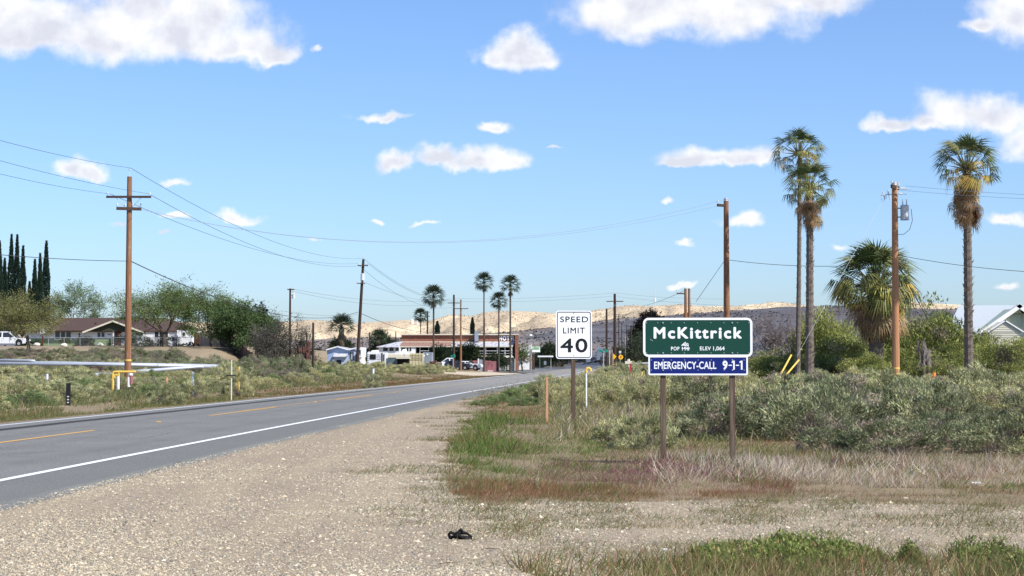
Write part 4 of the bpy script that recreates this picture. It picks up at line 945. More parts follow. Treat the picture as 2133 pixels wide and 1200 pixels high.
# ------------------------------------------------------------------ building helpers (rectangles measured on one facade plane)
class Face:
    def __init__(s, t, Y): s.t = t; s.Y = Y; s.o = Vector(t.location)
    def p(s, px, py, dy=0): v = P(px, py, s.Y); return Vector((v.x - s.o.x, s.Y + dy - s.o.y, v.z - s.o.z))
    def rect(s, x0, y0, x1, y1, name, m, d0=0., d1=.1, parent=None):
        a = s.p(x0, y1); b = s.p(x1, y0); return MB().b2((a.x, a.y + d0, a.z), (b.x, a.y + d1, b.z)).build(name, m, parent or s.t)
    def window(s, x0, y0, x1, y1, panes=2, fr=.06, d=-.05, m=None):
        a = s.p(x0, y1); b = s.p(x1, y0); w = b.x - a.x
        mb = MB()
        mb.b2((a.x - fr, a.y + d, a.z - fr), (b.x + fr, a.y + d + .04, a.z)); mb.b2((a.x - fr, a.y + d, b.z), (b.x + fr, a.y + d + .04, b.z + fr))
        mb.b2((a.x - fr, a.y + d, a.z), (a.x, a.y + d + .04, b.z)); mb.b2((b.x, a.y + d, a.z), (b.x + fr, a.y + d + .04, b.z))
        for i in range(1, panes): x = a.x + w * i / panes; mb.b2((x - fr * .5, a.y + d, a.z), (x + fr * .5, a.y + d + .04, b.z))
        f = mb.build('window', m or M['white'], s.t)
        for i in range(panes): MB().b2((a.x + w * i / panes, a.y - .012, a.z), (a.x + w * (i + 1) / panes, a.y - .002, b.z)).build('pane', M['glass'], f)
        return f
    def poly(s, pts, name, m, d0, d1, parent=None):
        q = [s.p(*p) for p in pts]; return MB().ext([(v.x, v.z) for v in q], 'y', q[0].y + d0, q[0].y + d1).build(name, m, parent or s.t)
def slab(name, pts, th, m, parent):
    pts = [Vector(p) for p in pts]; n = len(pts); return MB().add(pts + [p - Vector((0, 0, th)) for p in pts], [tuple(range(n)), tuple(range(n, 2 * n))[::-1]] + [(i, (i + 1) % n, n + (i + 1) % n, n + i) for i in range(n)]).build(name, m, parent)

# ranch house on the left
Y = 236; o = P(180, 722, Y); o.z = Hs(o.x, Y) - .05; t = thing('ranch_house', o, 'low white and green ranch house with brown shingle roof and gabled porch', 'house'); f = Face(t, Y)
f.rect(50, 690, 182, 705, 'upper_wall', M['white'], 0, 9); f.rect(182, 690, 372, 705, 'upper_wall', M['white'], -.6, 9)
f.rect(50, 705, 182, 724, 'lower_wall', M['greenw'], -.03, 9); f.rect(182, 705, 237, 724, 'lower_wall', M['greenw'], -.63, 9); f.rect(253, 705, 372, 724, 'lower_wall', M['white'], -.63, 9)
f.rect(372, 688, 404, 722, 'end_wall', M['white'], -1.2, 7)
def RP(px, py, dy): v = P(px, py, Y) - o; v.y = dy; return v
slab('roof', [RP(44, 689, -.8), RP(300, 689, -.8), RP(404, 689, -.8), RP(330, 660, 5), RP(104, 660, 5)], .16, M['roofb'], t)
slab('rear_roof', [RP(104, 660, 5.02), RP(330, 660, 5.02), RP(404, 689, 10.8), RP(44, 689, 10.8)], .16, M['roofb'], t)
slab('porch_roof', [RP(178, 691, -1.6), RP(241, 667, -1.6), RP(241, 663, 4), RP(178, 687, 4)], .14, M['roofb'], t)
slab('porch_roof', [RP(241, 667, -1.6), RP(304, 691, -1.6), RP(304, 687, 4), RP(241, 663, 4)], .14, M['roofb'], t)
q = [RP(186, 690, -1.2), RP(241, 669.5, -1.2), RP(296, 690, -1.2)]; MB().ext([(v.x, v.z) for v in q], 'y', -1.25, -1.15).build('gable', mat('dark_green_board', (.05, .055, .035), .9, .2), t)
for a_, b_ in (((178, 691), (241, 667.2)), ((241, 667.2), (304, 691))):
    p, r = RP(*a_, -1.68), RP(*b_, -1.68); MB().box((p + r) / 2 - Vector((0, 0, .14)), ((r - p).length, .07, .22), ry=-math.atan2(r.z - p.z, r.x - p.x)).build('fascia', M['cream'], t)
f.rect(44, 688.5, 182, 690.5, 'fascia', M['arm'], -.95, -.85)
f.window(115, 691.5, 148, 706, 3, .12); 
fw = Face(t, Y - .6); fw.window(203, 692, 218, 702, 2, .1); fw.window(262, 691, 268, 697, 1, .08); fw.window(285, 691, 298, 698, 2, .08); fw.window(322, 691, 350, 703, 3, .1)
fe = Face(t, Y - 1.2); fe.window(380, 693, 386, 700, 1, .06); fe.window(398, 692, 403, 698, 1, .06)
fw.rect(239, 688.5, 253, 723, 'door', M['doorr'], -.1, -.04); fw.rect(236.5, 688, 238.8, 723, 'porch_post', M['white'], -.5, -.35)
fw.rect(225, 696, 231, 697.5, 'house_number', M['arm'], -.05, -.01)
f.rect(190, 671, 193, 673.5, 'roof_vent', M['arm'], 2, 2.3)
# things in the yard
def lowshrub(px, ytop, Y, w, label, base=(.05, .065, .03), top=None, L=.16, name='shrub', n=60, k=60, dead=.03, gz=None, cs=.22, low=0.):
    x = PX(px, Y); g = Hs(x, Y) if gz is None else gz; h = P(px, ytop, Y).z - g
    o = link(name, shrub_mesh(name, w, h * 1.02, n, k, L, base, top, cs, low, 40, .5, dead), None, (x, Y, g)); return tag(o, label, 'shrub')
lowshrub(182, 702, 228, 2.2, 'small dark green shrub right of the white pickup', n=30)
lowshrub(255, 700, 0 + 229, 4.2, 'clipped dark hedge left of the ranch house porch post', (.025, .035, .02), n=46, cs=.3)
lowshrub(285, 700, 229, 4.4, 'clipped dark hedge right behind the brown pole', (.022, .03, .018), n=46, cs=.3)
lowshrub(325, 700, 228, 3.6, 'clipped dark hedge under the big airy tree', (.022, .03, .018), n=46, cs=.3)
lowshrub(352, 699, 228, 3.4, 'rounded dark hedge at the right end of the hedge row', (.025, .04, .02), n=46, cs=.3)
lowshrub(172, 701, 229, 2.0, 'round dark hedge ball left of the porch window', (.022, .032, .018), n=40, cs=.3)
lowshrub(396, 713, 228, 2.6, 'small low green shrub before the white end wall', (.04, .06, .03), n=24)
lowshrub(137, 704, 227, 1.5, 'tiny topiary like shrub below the triple window', (.09, .11, .04), n=24, low=.3)
lowshrub(70, 709, 226, 2.4, 'green shrub beside the pickup nose under the red post', (.04, .06, .03), n=30)
for px, y, Y, lb in ((77, 721, 222, 'round pale boulder left of the red post in the yard'), (134, 722, 222, 'round pale boulder below the small topiary shrub'), (209, 719, 226, 'pale rock cluster before the green wall')):
    x = PX(px, Y); bm = bmesh.new(); bmesh.ops.create_icosphere(bm, subdivisions=2, radius=.42)
    for v in bm.verts: v.co = v.co * (1 + .25 * (random.random() - .5)); v.co.z *= .7
    mm = bpy.data.meshes.new('boulder'); bm.to_mesh(mm); bm.free(); mm.materials.append(M['rock']); tag(link('boulder', mm, None, (x, Y, Hs(x, Y) + .15)), lb, 'boulder')
x = PX(89, 226); t = thing('birdhouse_post', (x, 226, Hs(x, 226)), 'dark red post carrying a small white box in front of the ranch house', 'post'); hh = P(89, 687, 226).z - Hs(x, 226)
MB().box((0, 0, hh / 2 - .4), (.16, .16, hh - .6)).build('post', M['doorr'], t); MB().box((0, 0, hh - .28), (.55, .4, .34)).ext([(-.32, hh - .12), (0, hh + .12), (.32, hh - .12)], 'y', -.22, .22).build('box', M['white'], t); MB().box((0, -.21, hh - .28), (.26, .02, .14)).build('opening', M['dark'], t)
x = PX(165.5, 228); t = thing('yard_lamp', (x, 228, Hs(x, 228)), 'thin dark yard lamp post beside the hedge ball', 'lamp post'); hh = P(165, 695, 228).z - Hs(x, 228)
MB().cyl((0, 0, 0), (0, 0, hh - .25), .04).build('post', M['black'], t); MB().cyl((0, 0, hh - .25), (0, 0, hh), .08, .13).cyl((0, 0, hh), (0, 0, hh + .1), .16, .02).build('lantern', M['black'], t)
# chain link yard fence
t = thing('chain_link_fence', (PX(240, 226), 226, Hs(PX(240, 226), 226)), 'low chain link fence with thin grey posts along the ranch house yard', 'fence'); ox = t.location.copy()
xs = [PX(p, 226) for p in range(101, 406, 33)]
pm = MB().cyl((0, 0, -.1), (0, 0, 1.12), .035, n=6).mesh('fence_post', M['steel'])
for x in xs: link('fence_post', pm, t, (x - ox.x, 0, Hs(x, 226) - ox.z))
MB().path([(x - ox.x, 0, Hs(x, 226) + 1.1 - ox.z) for x in xs], .025, 5).build('top_rail', M['steel'], t)
b = MB()
for i in range(len(xs) - 1):
    for k in range(14):
        xa = xs[i] + (xs[i + 1] - xs[i]) * k / 14; dx = (xs[i + 1] - xs[i]) / 14; g = Hs(xa, 226) - ox.z
        b.path([(xa - ox.x, 0, g + .04), (xa + dx - ox.x, 0, g + 1.08)], .004, 3); b.path([(xa + dx - ox.x, 0, g + .04), (xa - ox.x, 0, g + 1.08)], .004, 3)
tag(b.build('wire_mesh', M['steel'], t), kind='stuff')
# board fence: weathered part then dark part running down the bank
def board_fence(pts, m, label, h=1.75, bw=.14, alt=None):
    a = Vector((pts[0][0], pts[0][1], Hs(*pts[0]))); t = thing('board_fence', a, label, 'fence'); L = 0
    segs = [(Vector(pts[i]), Vector(pts[i + 1])) for i in range(len(pts) - 1)]
    bm_ = MB().box((0, 0, h / 2), (bw * .9, .025, h)).mesh('board', m); bm2 = MB().box((0, 0, h / 2), (bw * .9, .025, h)).mesh('board', alt or m)
    for p, q in segs:
        n = int((q - p).length / bw); an = math.atan2(q.y - p.y, q.x - p.x)
        for i in range(n):
            c = p.lerp(q, i / n); o = link('board', bm2 if (alt and i < 11) else bm_, t, (c.x - a.x, c.y - a.y, Hs(c.x, c.y) - a.z + random.uniform(-.04, .04)), (0, random.uniform(-.02, .02), an))
        for k in range(int(n / 16) + 1):
            c = p.lerp(q, min(1, k * 16 / n)); MB().box((c.x - a.x, c.y - a.y + .08, Hs(c.x, c.y) - a.z + h / 2 + .05), (.12, .12, h + .15)).build('fence_post', M['fenced'], t)
    return t
board_fence([(PX(405, 232), 232), (PX(459, 226), 226)], M['fencew'], 'weathered pale board fence with an orange section right of the ranch house', alt=M['fenceo'])
board_fence([(PX(459, 226), 226), (PX(492, 214), 214), (PX(528, 200), 200)], M['fenced'], 'dark board fence running down the bank under the dense green tree')

# mobile home (blue)
Y = 235; o = P(712, 770, Y); o.z = Hs(o.x, Y) - .1; t = thing('mobile_home', o, 'pale blue shed like mobile home with white trim and small lean-to roof', 'mobile home'); f = Face(t, Y)
q = [(681, 760), (681, 729), (704, 722.5), (727, 729), (727, 760)]; f.poly(q, 'wall', M['bluesid'], 0, 9)
f.poly([(727.3, 760), (727.3, 729), (740, 725.5), (740, 760)], 'side_wall', M['bluesid'], .1, 9)
for a_, b_ in (((679.5, 729), (704, 722)), ((704, 722), (727, 728.6)), ((727, 728.6), (742, 724.6))):
    p, r = f.p(*a_, -.25), f.p(*b_, -.25); MB().box((p + r) / 2, ((r - p).length + .03, .3, .16), ry=-math.atan2(r.z - p.z, r.x - p.x)).build('roof_trim', M['white'], t)
slab('roof', [f.p(679.5, 728.6, 0.0), f.p(704, 721.6, 0.0), f.p(704, 721.6, 9), f.p(679.5, 728.6, 9)], .1, M['mroof'], t); slab('roof', [f.p(704, 721.6, 0.0), f.p(742, 728.6, 0.0), f.p(742, 728.6, 9), f.p(704, 721.6, 9)], .1, M['mroof'], t)
f.rect(698, 742, 725, 760, 'lean_to_wall', mat('pale_blue_siding', (.38, .47, .62), .75, .2, var=.06), -1.2, 0); slab('lean_to_roof', [f.p(695.5, 742.5, -1.6), f.p(725.5, 742.5, -1.6), f.p(725, 736, 0), f.p(696.5, 736, 0)], .08, M['mroof'], t)
f.rect(703, 750, 713, 758, 'door_opening', M['dark'], -1.26, -1.2)
for x in (729.5, 734.5): f.window(x, 733, x + 2.4, 752, 1, .06, d=.02)
# white slide-out trailer right of the leaning pole
Y = 232; o = P(750, 770, Y); o.z = Hs(o.x, Y) - .1; t = thing('travel_trailer', o, 'narrow white fifth wheel trailer right of the leaning pole', 'trailer'); f = Face(t, Y)
f.poly([(745, 744), (746, 724), (754, 723), (753.5, 744)], 'body', M['white'], 0, 7); f.window(749, 729, 751.5, 739, 1, .05); f.poly([(745, 744), (753.5, 744), (756, 760), (752.5, 760), (748, 750), (745, 750)], 'gooseneck', M['white'], .3, 5)
Y = 262; o = P(783, 770, Y); o.z = Hs(o.x, Y); t = thing('travel_trailer', o, 'white camper with a large dark opening and rounded roof pod, left of the hotel', 'trailer'); f = Face(t, Y)
f.poly([(765, 762), (765, 735), (768, 732.5), (803, 734), (803, 762)], 'body', M['white'], 0, 5); f.poly([(772, 733), (774, 730), (785, 729), (787, 733.4)], 'roof_pod', M['white'], .5, 3)
f.rect(770.5, 738, 783, 748.5, 'dark_opening', M['dark'], -.08, -.01); f.rect(794.5, 735, 797, 756, 'door', M['dark'], -.07, -.01)
for y in (738, 741, 744, 747): f.rect(785, y, 793.5, y + .8, 'siding_rib', M['ins'], -.06, 0)
for y in (737, 741, 745, 749, 753): f.rect(765, y, 769, y + 1, 'ladder_rung', M['ins'], -.1, -.02)
f.rect(798.5, 738, 801, 752, 'window', M['glass'], -.06, -.01)
# teal sheet fence, containers
Y = 258; o = P(826, 770, Y); o.z = Hs(o.x, Y); t = thing('sheet_fence', o, 'dull teal sheet metal fence between the camper and the tan container', 'fence'); f = Face(t, Y)
for i in range(9): f.rect(804 + i * 2.6, 746 + (i % 2) * .5, 804 + i * 2.6 + 2.55, 762, 'panel', M['teal'], -.03 * (i % 2), .06)
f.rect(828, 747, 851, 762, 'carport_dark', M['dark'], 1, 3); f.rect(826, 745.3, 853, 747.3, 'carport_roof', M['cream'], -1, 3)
def container(x0, y0, x1, y1, Y, m, label, doors=True):
    o = P((x0 + x1) / 2, 775, Y); o.z = Hs(o.x, Y); t = thing('shipping_container', o, label, 'container'); f = Face(t, Y)
    f.rect(x0, y0, x1, y1, 'box', m, 0, 6); n = 4 if doors else 3
    for i in range(n + 1): x = x0 + (x1 - x0 - .6) * i / n; f.rect(x, y0 + .3, x + .6, y1, 'post_rib', m, -.07, 0)
    if doors:
        for y in (y0 + 4, y0 + 9, y0 + 13): f.rect(x0, y, x1, y + .5, 'lock_bar', M['arm'], -.09, -.05)
    return t, f
container(853, 736, 880, 764, 268, M['tan'], 'tan shipping container with ribbed doors left of the grey one')
t, f = container(881, 734, 899, 762, 272, M['grey'], 'grey container wall with two pale round spots, right of the tan container', False)
for x, y in ((883.5, 741), (890.5, 738.5)): p = f.p(x, y, -.1); MB().cyl(p, p + Vector((0, .05, 0)), .14, n=10).build('pale_spot', M['white'], t)
x = PX(842, 262); t = thing('satellite_dish', (x, 262, Hs(x, 262)), 'round grey satellite dish on a mast before the hotel left wing', 'dish'); hh = P(842, 733, 262).z - Hs(x, 262)
MB().cyl((0, 0, 0), (0, 0, hh), .05).build('mast', M['steel'], t); MB().cyl((0, -.1, hh), (.08, -.25, hh + .1), .2, .36, 14).build('dish', M['ins'], t)
# junk between containers and truck
b = MB()
for i in range(50):
    x = PX(random.uniform(898, 917), 270); y = random.uniform(262, 272); b.box((x, y, Hs(x, y) + random.uniform(.1, 1.1)), (random.uniform(.2, 1.4), .15, random.uniform(.1, .5)), rz=random.random() * 3, ry=random.uniform(-.5, .5))
tag(b.build('scrap_pile', M['rust']), kind='stuff')
b = MB()
for i in range(40):
    x = PX(random.uniform(632, 650), 185); y = random.uniform(180, 186); b.box((x, y, Hs(x, y) + random.uniform(.1, 2.6)), (random.uniform(.1, .5), .15, random.uniform(.3, 1.3)), rz=random.random() * 3, ry=random.uniform(-.5, .5))
tag(b.build('rusty_scrap_heap', M['rust']), kind='stuff')
# camper van behind the pickups
Y = 306; o = P(960, 770, Y); o.z = Hs(o.x, Y); t = thing('motorhome', o, 'boxy white and green motorhome behind the pickups before the hotel', 'motorhome'); f = Face(t, Y)
f.rect(937, 738, 981, 764, 'body', M['white'], 0, 3); f.rect(938, 740, 948, 748, 'green_panel', M['greensid'], -.06, 0); f.rect(962, 743, 976, 755, 'dark_window', M['glass'], -.06, 0); f.rect(952, 742, 957, 750, 'window', M['glass'], -.06, 0); f.rect(958, 737, 980, 738.5, 'roof_edge', M['ins'], -.3, 3)

# hotel
Y = 312; o = P(950, 775, Y); o.z = Hs(o.x, Y); t = thing('hotel', o, 'two storey brick hotel with long porch roof and white HOTEL lettering', 'hotel'); f = Face(t, Y)
f.rect(834, 697.5, 1073, 770, 'brick_wall', M['brick'], 3.2, 14); f.rect(1073, 697.5, 1080, 772, 'brick_pier', M['brick'], -.3, 14)
f.rect(832, 695.3, 1081, 697.5, 'parapet', M['cream'], 2.8, 14.3)
f.rect(868 + 120, 690, 996, 711, 'chimney', M['grey'], 2.2, 3.1)
lettering('HOTEL', f.p(1056, 703.6).x, f.p(1056, 704.2).z, 34 / 11.86, 10.2 / 11.86, f.p(0, 0).y + 3.15, M['signw'], t, depth=.06, bold=.025, spacing=1.25)
slab('porch_roof', [f.p(826, 722, -.6), f.p(940, 722, -.6), f.p(940, 712, 3.1), f.p(834, 712, 3.1)], .1, M['broof'], t)
slab('porch_roof', [f.p(940.3, 722, -.6), f.p(1068, 721, -.6), f.p(1073, 710.5, 3.1), f.p(940.3, 712, 3.1)], .1, M['mroof'], t)
f.rect(834, 711, 1073, 712.5, 'ledge', M['cream'], 3.0, 3.2); f.rect(826, 721.5, 1068, 723.2, 'porch_fascia', M['cream'], -.72, -.62)
slab('wing_roof', [f.p(786, 722.5, -1.8), f.p(832, 722.5, -1.8), f.p(836, 711, 3), f.p(828, 710.5, 4)], .12, M['mroof'], t)
f.rect(790, 722.5, 834, 738, 'wing_wall', M['white'], -1.2, 8); f.rect(834.2, 723, 866, 738, 'wing_wall', M['white'], -.5, 3); f.rect(792, 738, 866, 745, 'balcony_wall', M['cream'], -1.4, 3)
fw = Face(t, Y - 1.2); [fw.window(x, 724, x + w, 731.5, 1, .1) for x, w in ((798, 10), (811, 9), (824, 7))]
fw2 = Face(t, Y - .5); [fw2.window(x, 724, x + w, 732, 1, .1) for x, w in ((835.5, 9), (847, 4), (853, 4))]
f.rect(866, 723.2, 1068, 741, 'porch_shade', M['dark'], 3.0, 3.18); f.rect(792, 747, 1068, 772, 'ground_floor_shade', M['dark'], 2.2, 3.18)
f.rect(866, 741, 1068, 743.5, 'porch_floor', M['cream'], -.6, 3); f.rect(850, 743.6, 1068, 746, 'porch_beam', M['arm'], -.3, 2)
pm_ = MB().box((0, 0, 0), (.11, .11, 1.55)).mesh('porch_post', M['white'])
for x in (875, 893, 915, 941, 968, 990, 1012, 1036, 1052, 1066): q = f.p(x, 732); link('porch_post', pm_, t, (q.x, q.y - .3, q.z))
f.rect(876, 730.5, 1068, 731.4, 'porch_rail', M['white'], -.45, -.35); f.rect(876, 736, 1068, 736.6, 'porch_rail', M['ins'], -.45, -.35)
f.rect(1040, 750, 1052, 772, 'shop_wall', M['cream'], .2, 3); f.rect(1056, 748, 1071, 771, 'shop_wall', mat('stone_grey_wall', (.40, .41, .38), .9, .2), .1, 3); f.rect(1044, 747, 1052, 757, 'shop_window', M['glass'], .1, .19)
for x in (1041, 1053, 1072): f.rect(x, 747, x + 1, 772, 'shop_post', M['white'], -.4, -.2)
f.rect(1038, 743, 1070, 745.5, 'shop_awning', M['awn'], -1.2, 0)
# faded red fence panels
Y = 302; o = P(1010, 772, Y); o.z = Hs(o.x, Y); t = thing('metal_fence', o, 'faded red corrugated metal fence with a grey gate before the hotel', 'fence'); f = Face(t, Y)
for x0, x1, y0, m, d in ((984, 995, 751, 'pink', 0), (995.3, 998, 747, 'awn', -.5), (998.3, 1005, 749, 'grey', -.4), (1005.3, 1014, 751, 'pink', -.3), (1014.3, 1024, 751.5, 'pink', -.34), (1024.3, 1035, 752.5, 'pink', -.3)):
    f.rect(x0, y0, x1, 773 if x0 < 996 else 774.5, 'panel', M[m], d, d + .08)
f.rect(1016, 772, 1027, 773.6, 'white_kerb', M['white'], -.6, -.45)
# stop wall building
Y = 330; o = P(1092, 770, Y); o.z = Hs(o.x, Y); t = thing('white_building', o, 'small white building with a round red STOP roundel on its wall', 'building'); f = Face(t, Y)
f.rect(1081, 724, 1103, 770, 'wall', M['white'], 0, 8); f.rect(1103.2, 740, 1114, 770, 'dark_side', M['arm'], .5, 8); f.poly([(1086, 731), (1107, 717), (1108, 727), (1096, 736)], 'awning', M['awn'], -2, -.1)
p = f.p(1098, 747.5, -.1); MB().cyl(p, p + Vector((0, .06, 0)), .62, n=20).build('red_ring', M['pink'], t); MB().cyl(p + Vector((0, -.03, 0)), p + Vector((0, .01, 0)), .44, n=20).build('pale_disc', M['ins'], t)
lettering('STOP', p.x, p.z, .7, .26, p.y - .04, M['red'], t, bold=.03)
for y in (742, 748, 754): f.rect(1083, y, 1088, y + 3, 'notice', M['ins'], -.05, 0)
Y = 326; o = P(1116, 770, Y); o.z = Hs(o.x, Y); t = thing('shop_sign', o, 'pale green and white shop sign board on a pole beside the white building', 'shop sign'); f = Face(t, Y)
f.rect(1108, 722, 1125, 734, 'board', mat('pale_green_sign', (.55, .72, .5), .6, .3, var=.05), -.1, .1); f.rect(1108.5, 729.5, 1124.5, 733.4, 'white_band', M['signw'], -.13, -.1); f.rect(1110, 724, 1123, 725.2, 'lettering_band', M['sgreen'], -.13, -.1); f.rect(1111, 726.6, 1122, 727.8, 'lettering_band', M['sgreen'], -.13, -.1); f.rect(1106.8, 728, 1108, 770, 'pole', M['steel'], -.05, .1)
Y = 345; o = P(1136, 765, Y); o.z = Hs(o.x, Y); t = thing('fuel_canopy', o, 'flat white canopy on thin posts left of the speed limit sign', 'canopy'); f = Face(t, Y)
f.rect(1120, 741, 1152, 744, 'canopy', M['awn'], -2, 2)
for x in (1124, 1147): f.rect(x, 744, x + 1.2, 768, 'post', M['steel'], -.1, .1)
f.rect(1133, 752, 1138, 760, 'pump', M['white'], -.3, .3)
# street lights
for px, y, Y, lb in ((1105.5, 698, 320, 'thin street lamp with a round white head above the white building'),):
    x = PX(px, Y); z = P(px, y, Y).z - Hs(x, Y); t = thing('street_lamp', (x, Y, Hs(x, Y)), lb, 'street lamp'); MB().cyl((0, 0, 0), (0, 0, z), .05).build('pole', M['steel'], t); MB().cyl((0, -.1, z - .15), (0, -.1, z + .15), .32, .2, 10).build('lamp_head', M['awn'], t)
# street signs on the right verge and by the hotel pole
def street_sign(px, y, Y, label, w=1.6, s=''):
    x = PX(px, Y); z = P(px, y, Y).z - Hs(x, Y); t = thing('street_name_sign', (x, Y, Hs(x, Y)), label, 'street sign')
    MB().cyl((0, 0, 0), (0, 0, z - .15), .06).build('post', M['steel'], t); MB().box((0, -.08, z), (w, .03, .34)).build('blade', M['sgreen'], t)
    if s: lettering(s, 0, z, .26, .24, -.10, M['signw'], t, bold=.03)
    MB().box((.1, -.08, z + .22), (.12, .5, .2), rz=.4).build('cross_blade', M['sgreen'], t); return t
street_sign(1257, 731, 230, 'green street name sign on a steel post right of the speed limit sign', 1.1, 'C')
street_sign(944, 742, 270, 'green street name sign low on the hotel roadside', .7)
x = PX(1277, 292); z = P(1277, 743, 270).z - Hs(PX(1277, 270), 270); t = thing('arrow_sign', (PX(1277, 270), 268, Hs(PX(1277, 270), 270)), 'orange yellow arrow sign on the stout roadside pole', 'road sign'); x0 = 0
MB().ext([(-.12, z - .5), (-.12, z + .5), (.38, z)], 'y', -.1, -.06).build('arrow_plate', M['ysign'], t); MB().box((-.06, 0, z / 2), (.07, .07, z)).build('post', M['steel'], t)
for k in range(3): MB().box((.02, -.1, .7 + k * .35), (.3, .03, .12)).build('reflector', M['orange'], t)
x = PX(1293, 250); z = P(1293, 744, 250).z - Hs(x, 250); t = thing('round_warning_sign', (x, 250, Hs(x, 250)), 'round yellow sign with a dark figure on a post right of the arrow sign', 'road sign')
MB().cyl((0, -.08, z), (0, -.05, z), .33, n=20).build('disc', M['ysign'], t); MB().ext([(-.06, z - .12), (-.06, z + .1), (0, z + .18), (.12, z), (.02, z - .02), (.02, z - .12)], 'y', -.095, -.08).build('figure', M['arm'], t); MB().cyl((-.1, 0, 0), (-.1, 0, z + .8), .045).build('post', M['steel'], t)
MB().box((-.1, -.06, z + .72), (.3, .03, .3)).build('small_plate', M['ins'], t)
for px, y0, y1, Y, r, lb in ((1252.5, 743, 772, 255, .14, 'short dark guard post left of the street name sign post'), (1269.5, 730, 775, 245, .10, 'grey weathered half height post left of the stout pole'), (1275, 728, 772, 262, .05, 'thin pale pipe post between the two thick poles'), (1302.5, 700, 772, 300, .05, 'pale slender post right of the round yellow sign')):
    stub(px, y0, y1, Y, r, M['poled'] if 'dark' in lb else M['fencew'], lb)
# pump / small white thing and car on the right verge
x = PX(1310, 200); MBt = thing('parked_car', (PX(1338, 190), 190, Hs(PX(1338, 190), 190)), 'pale car roof showing behind the brush left of the town sign', 'car', rz=R(20))
MB().ext([(-2.2, .3), (-2.2, .85), (-1.4, .95), (-.7, 1.38), (.6, 1.4), (1.2, .95), (2.2, .82), (2.25, .3)], 'y', -.85, .85).build('body', M['trans'], MBt); MB().ext([(-1.2, .96), (-.65, 1.3), (.55, 1.32), (1.0, .96)], 'y', -.87, .87).build('side_window', M['glass'], MBt)
for xx in (-1.35, 1.35): MB().cyl((xx, -.88, .32), (xx, .88, .32), .32, n=12).build('wheel', M['rubber'], MBt)
t = thing('water_pump', (PX(1309, 150), 150, Hs(PX(1309, 150), 150)), 'white valve head poking above the brush right of the yellow sign', 'valve'); MB().cyl((0, 0, 0), (0, 0, 1.35), .1).box((0, 0, 1.45), (.6, .3, .25)).cyl((0, 0, 1.5), (0, 0, 1.75), .12).build('valve_body', M['cream'], t)
# antenna and tanks on the hill
def Hpx(px, Y): return Hs(PX(px, Y), Y)
for px, yt, nm, lb in ((1364.5, 603, 'radio_mast', 'thin radio mast with a white drum on the hill above the town sign'),):
    Y = 2790; x = PX(px, Y); z = P(px, yt, Y).z - Hs(x, Y); t = thing(nm, (x, Y, Hs(x, Y)), lb, 'mast'); MB().cyl((0, 0, 0), (0, 0, z), .45, .3, 5).build('mast', M['ins'], t); MB().cyl((0, 0, z * .28), (0, 0, z * .48), 1.6, n=8).build('drum', M['white'], t)
for px, yt, w, lb in ((858, 666.5, 2.6, 'white water tank on the far hill left of the small far palm'), (869, 669, 1.8, 'smaller white tank right beside the far hill tank')):
    Y = 2760; x = PX(px, Y); z = P(px, yt, Y).z - Hs(x, Y); t = thing('water_tank', (x, Y, Hs(x, Y)), lb, 'tank'); MB().cyl((0, 0, -2), (0, 0, max(z, 4)), w / 1.2, n=14).cyl((0, 0, max(z, 4)), (0, 0, max(z, 4) + 1), w / 1.2, .3, 14).build('tank', M['white'], t)
for px, yt, lb in ((917, 642, 'thin mast on the hill crest left of the hotel poles'), (934, 643, 'faint second mast on the hill crest left of the hotel poles'), (978, 645, 'faint mast on the hill crest right of the hotel poles')):
    Y = 2790; x = PX(px, Y); z = P(px, yt, Y).z - Hs(x, Y); t = thing('radio_mast', (x, Y, Hs(x, Y)), lb, 'mast'); MB().cyl((0, 0, 0), (0, 0, z), .3, .2, 5).build('mast', M['ins'], t)

# house on the right
Y = 115; o = P(2060, 800, Y); o.z = Hs(o.x, Y); t = thing('green_house', o, 'sage green clapboard house with grey shingle roof behind the tall palm', 'house')
def Q(px, py, Yq): v = P(px, py, Yq); return v - o
Yr, Ye = 116, 111.5
slab('roof', [Q(1968, 697, Ye), Q(2200, 697, Ye), Q(2200, 636, Yr), Q(1998, 636, Yr)], .14, M['roofg'], t); slab('rear_roof', [Q(1998, 636, Yr + .02), Q(2200, 636, Yr + .02), Q(2200, 697, 121), Q(1960, 697, 121)], .14, M['roofg'], t)
slab('hip_roof', [Q(1968, 697, Ye), Q(1998, 636, Yr), Q(1960, 697, 121)], .14, M['roofg'], t)
a1 = Q(1975, 697, 112); a2 = Q(2200, 697, 112); MB().b2((a1.x, 112 - Y, -.2), (a2.x, 121 - Y, a1.z - .15)).build('wall', M['white'], t)
g0, ga, g1 = Q(2034, 697, 109), Q(2120, 637, 109), Q(2206, 697, 109)
# clapboards on the gable
nb = 13; zb = g0.z - .1
for i in range(nb + 8):
    z0 = -.0 + i * (ga.z - 0) / (nb + 8); z1 = z0 + (ga.z) / (nb + 8) - .012
    if z1 < .6: pass
    wl = (g1.x - g0.x) / 2; cx = (g0.x + g1.x) / 2; hf = wl - .35 if z1 < zb else max(.1, (wl - .35) * (1 - (z1 - zb) / (ga.z - zb)))
    MB().box((cx, 109.25 - Y - .0, (z0 + z1) / 2), (2 * hf, .03, z1 - z0), rx=R(-4)).build('clapboard', M['greensid'], t)
MB().ext([(g0.x + .35, 0), (g0.x + .35, zb), (cx, ga.z - .15), (g1.x - .35, zb), (g1.x - .35, 0)], 'y', 109.28 - Y, 112 - Y).build('gable_wall', M['greensid'], t)
MB().b2((cx - .35, 109.19 - Y, zb + .55), (cx + .35, 109.22 - Y, zb + 1.35)).build('gable_vent', mat('vent_green', (.30, .37, .32), .8, .2), t)
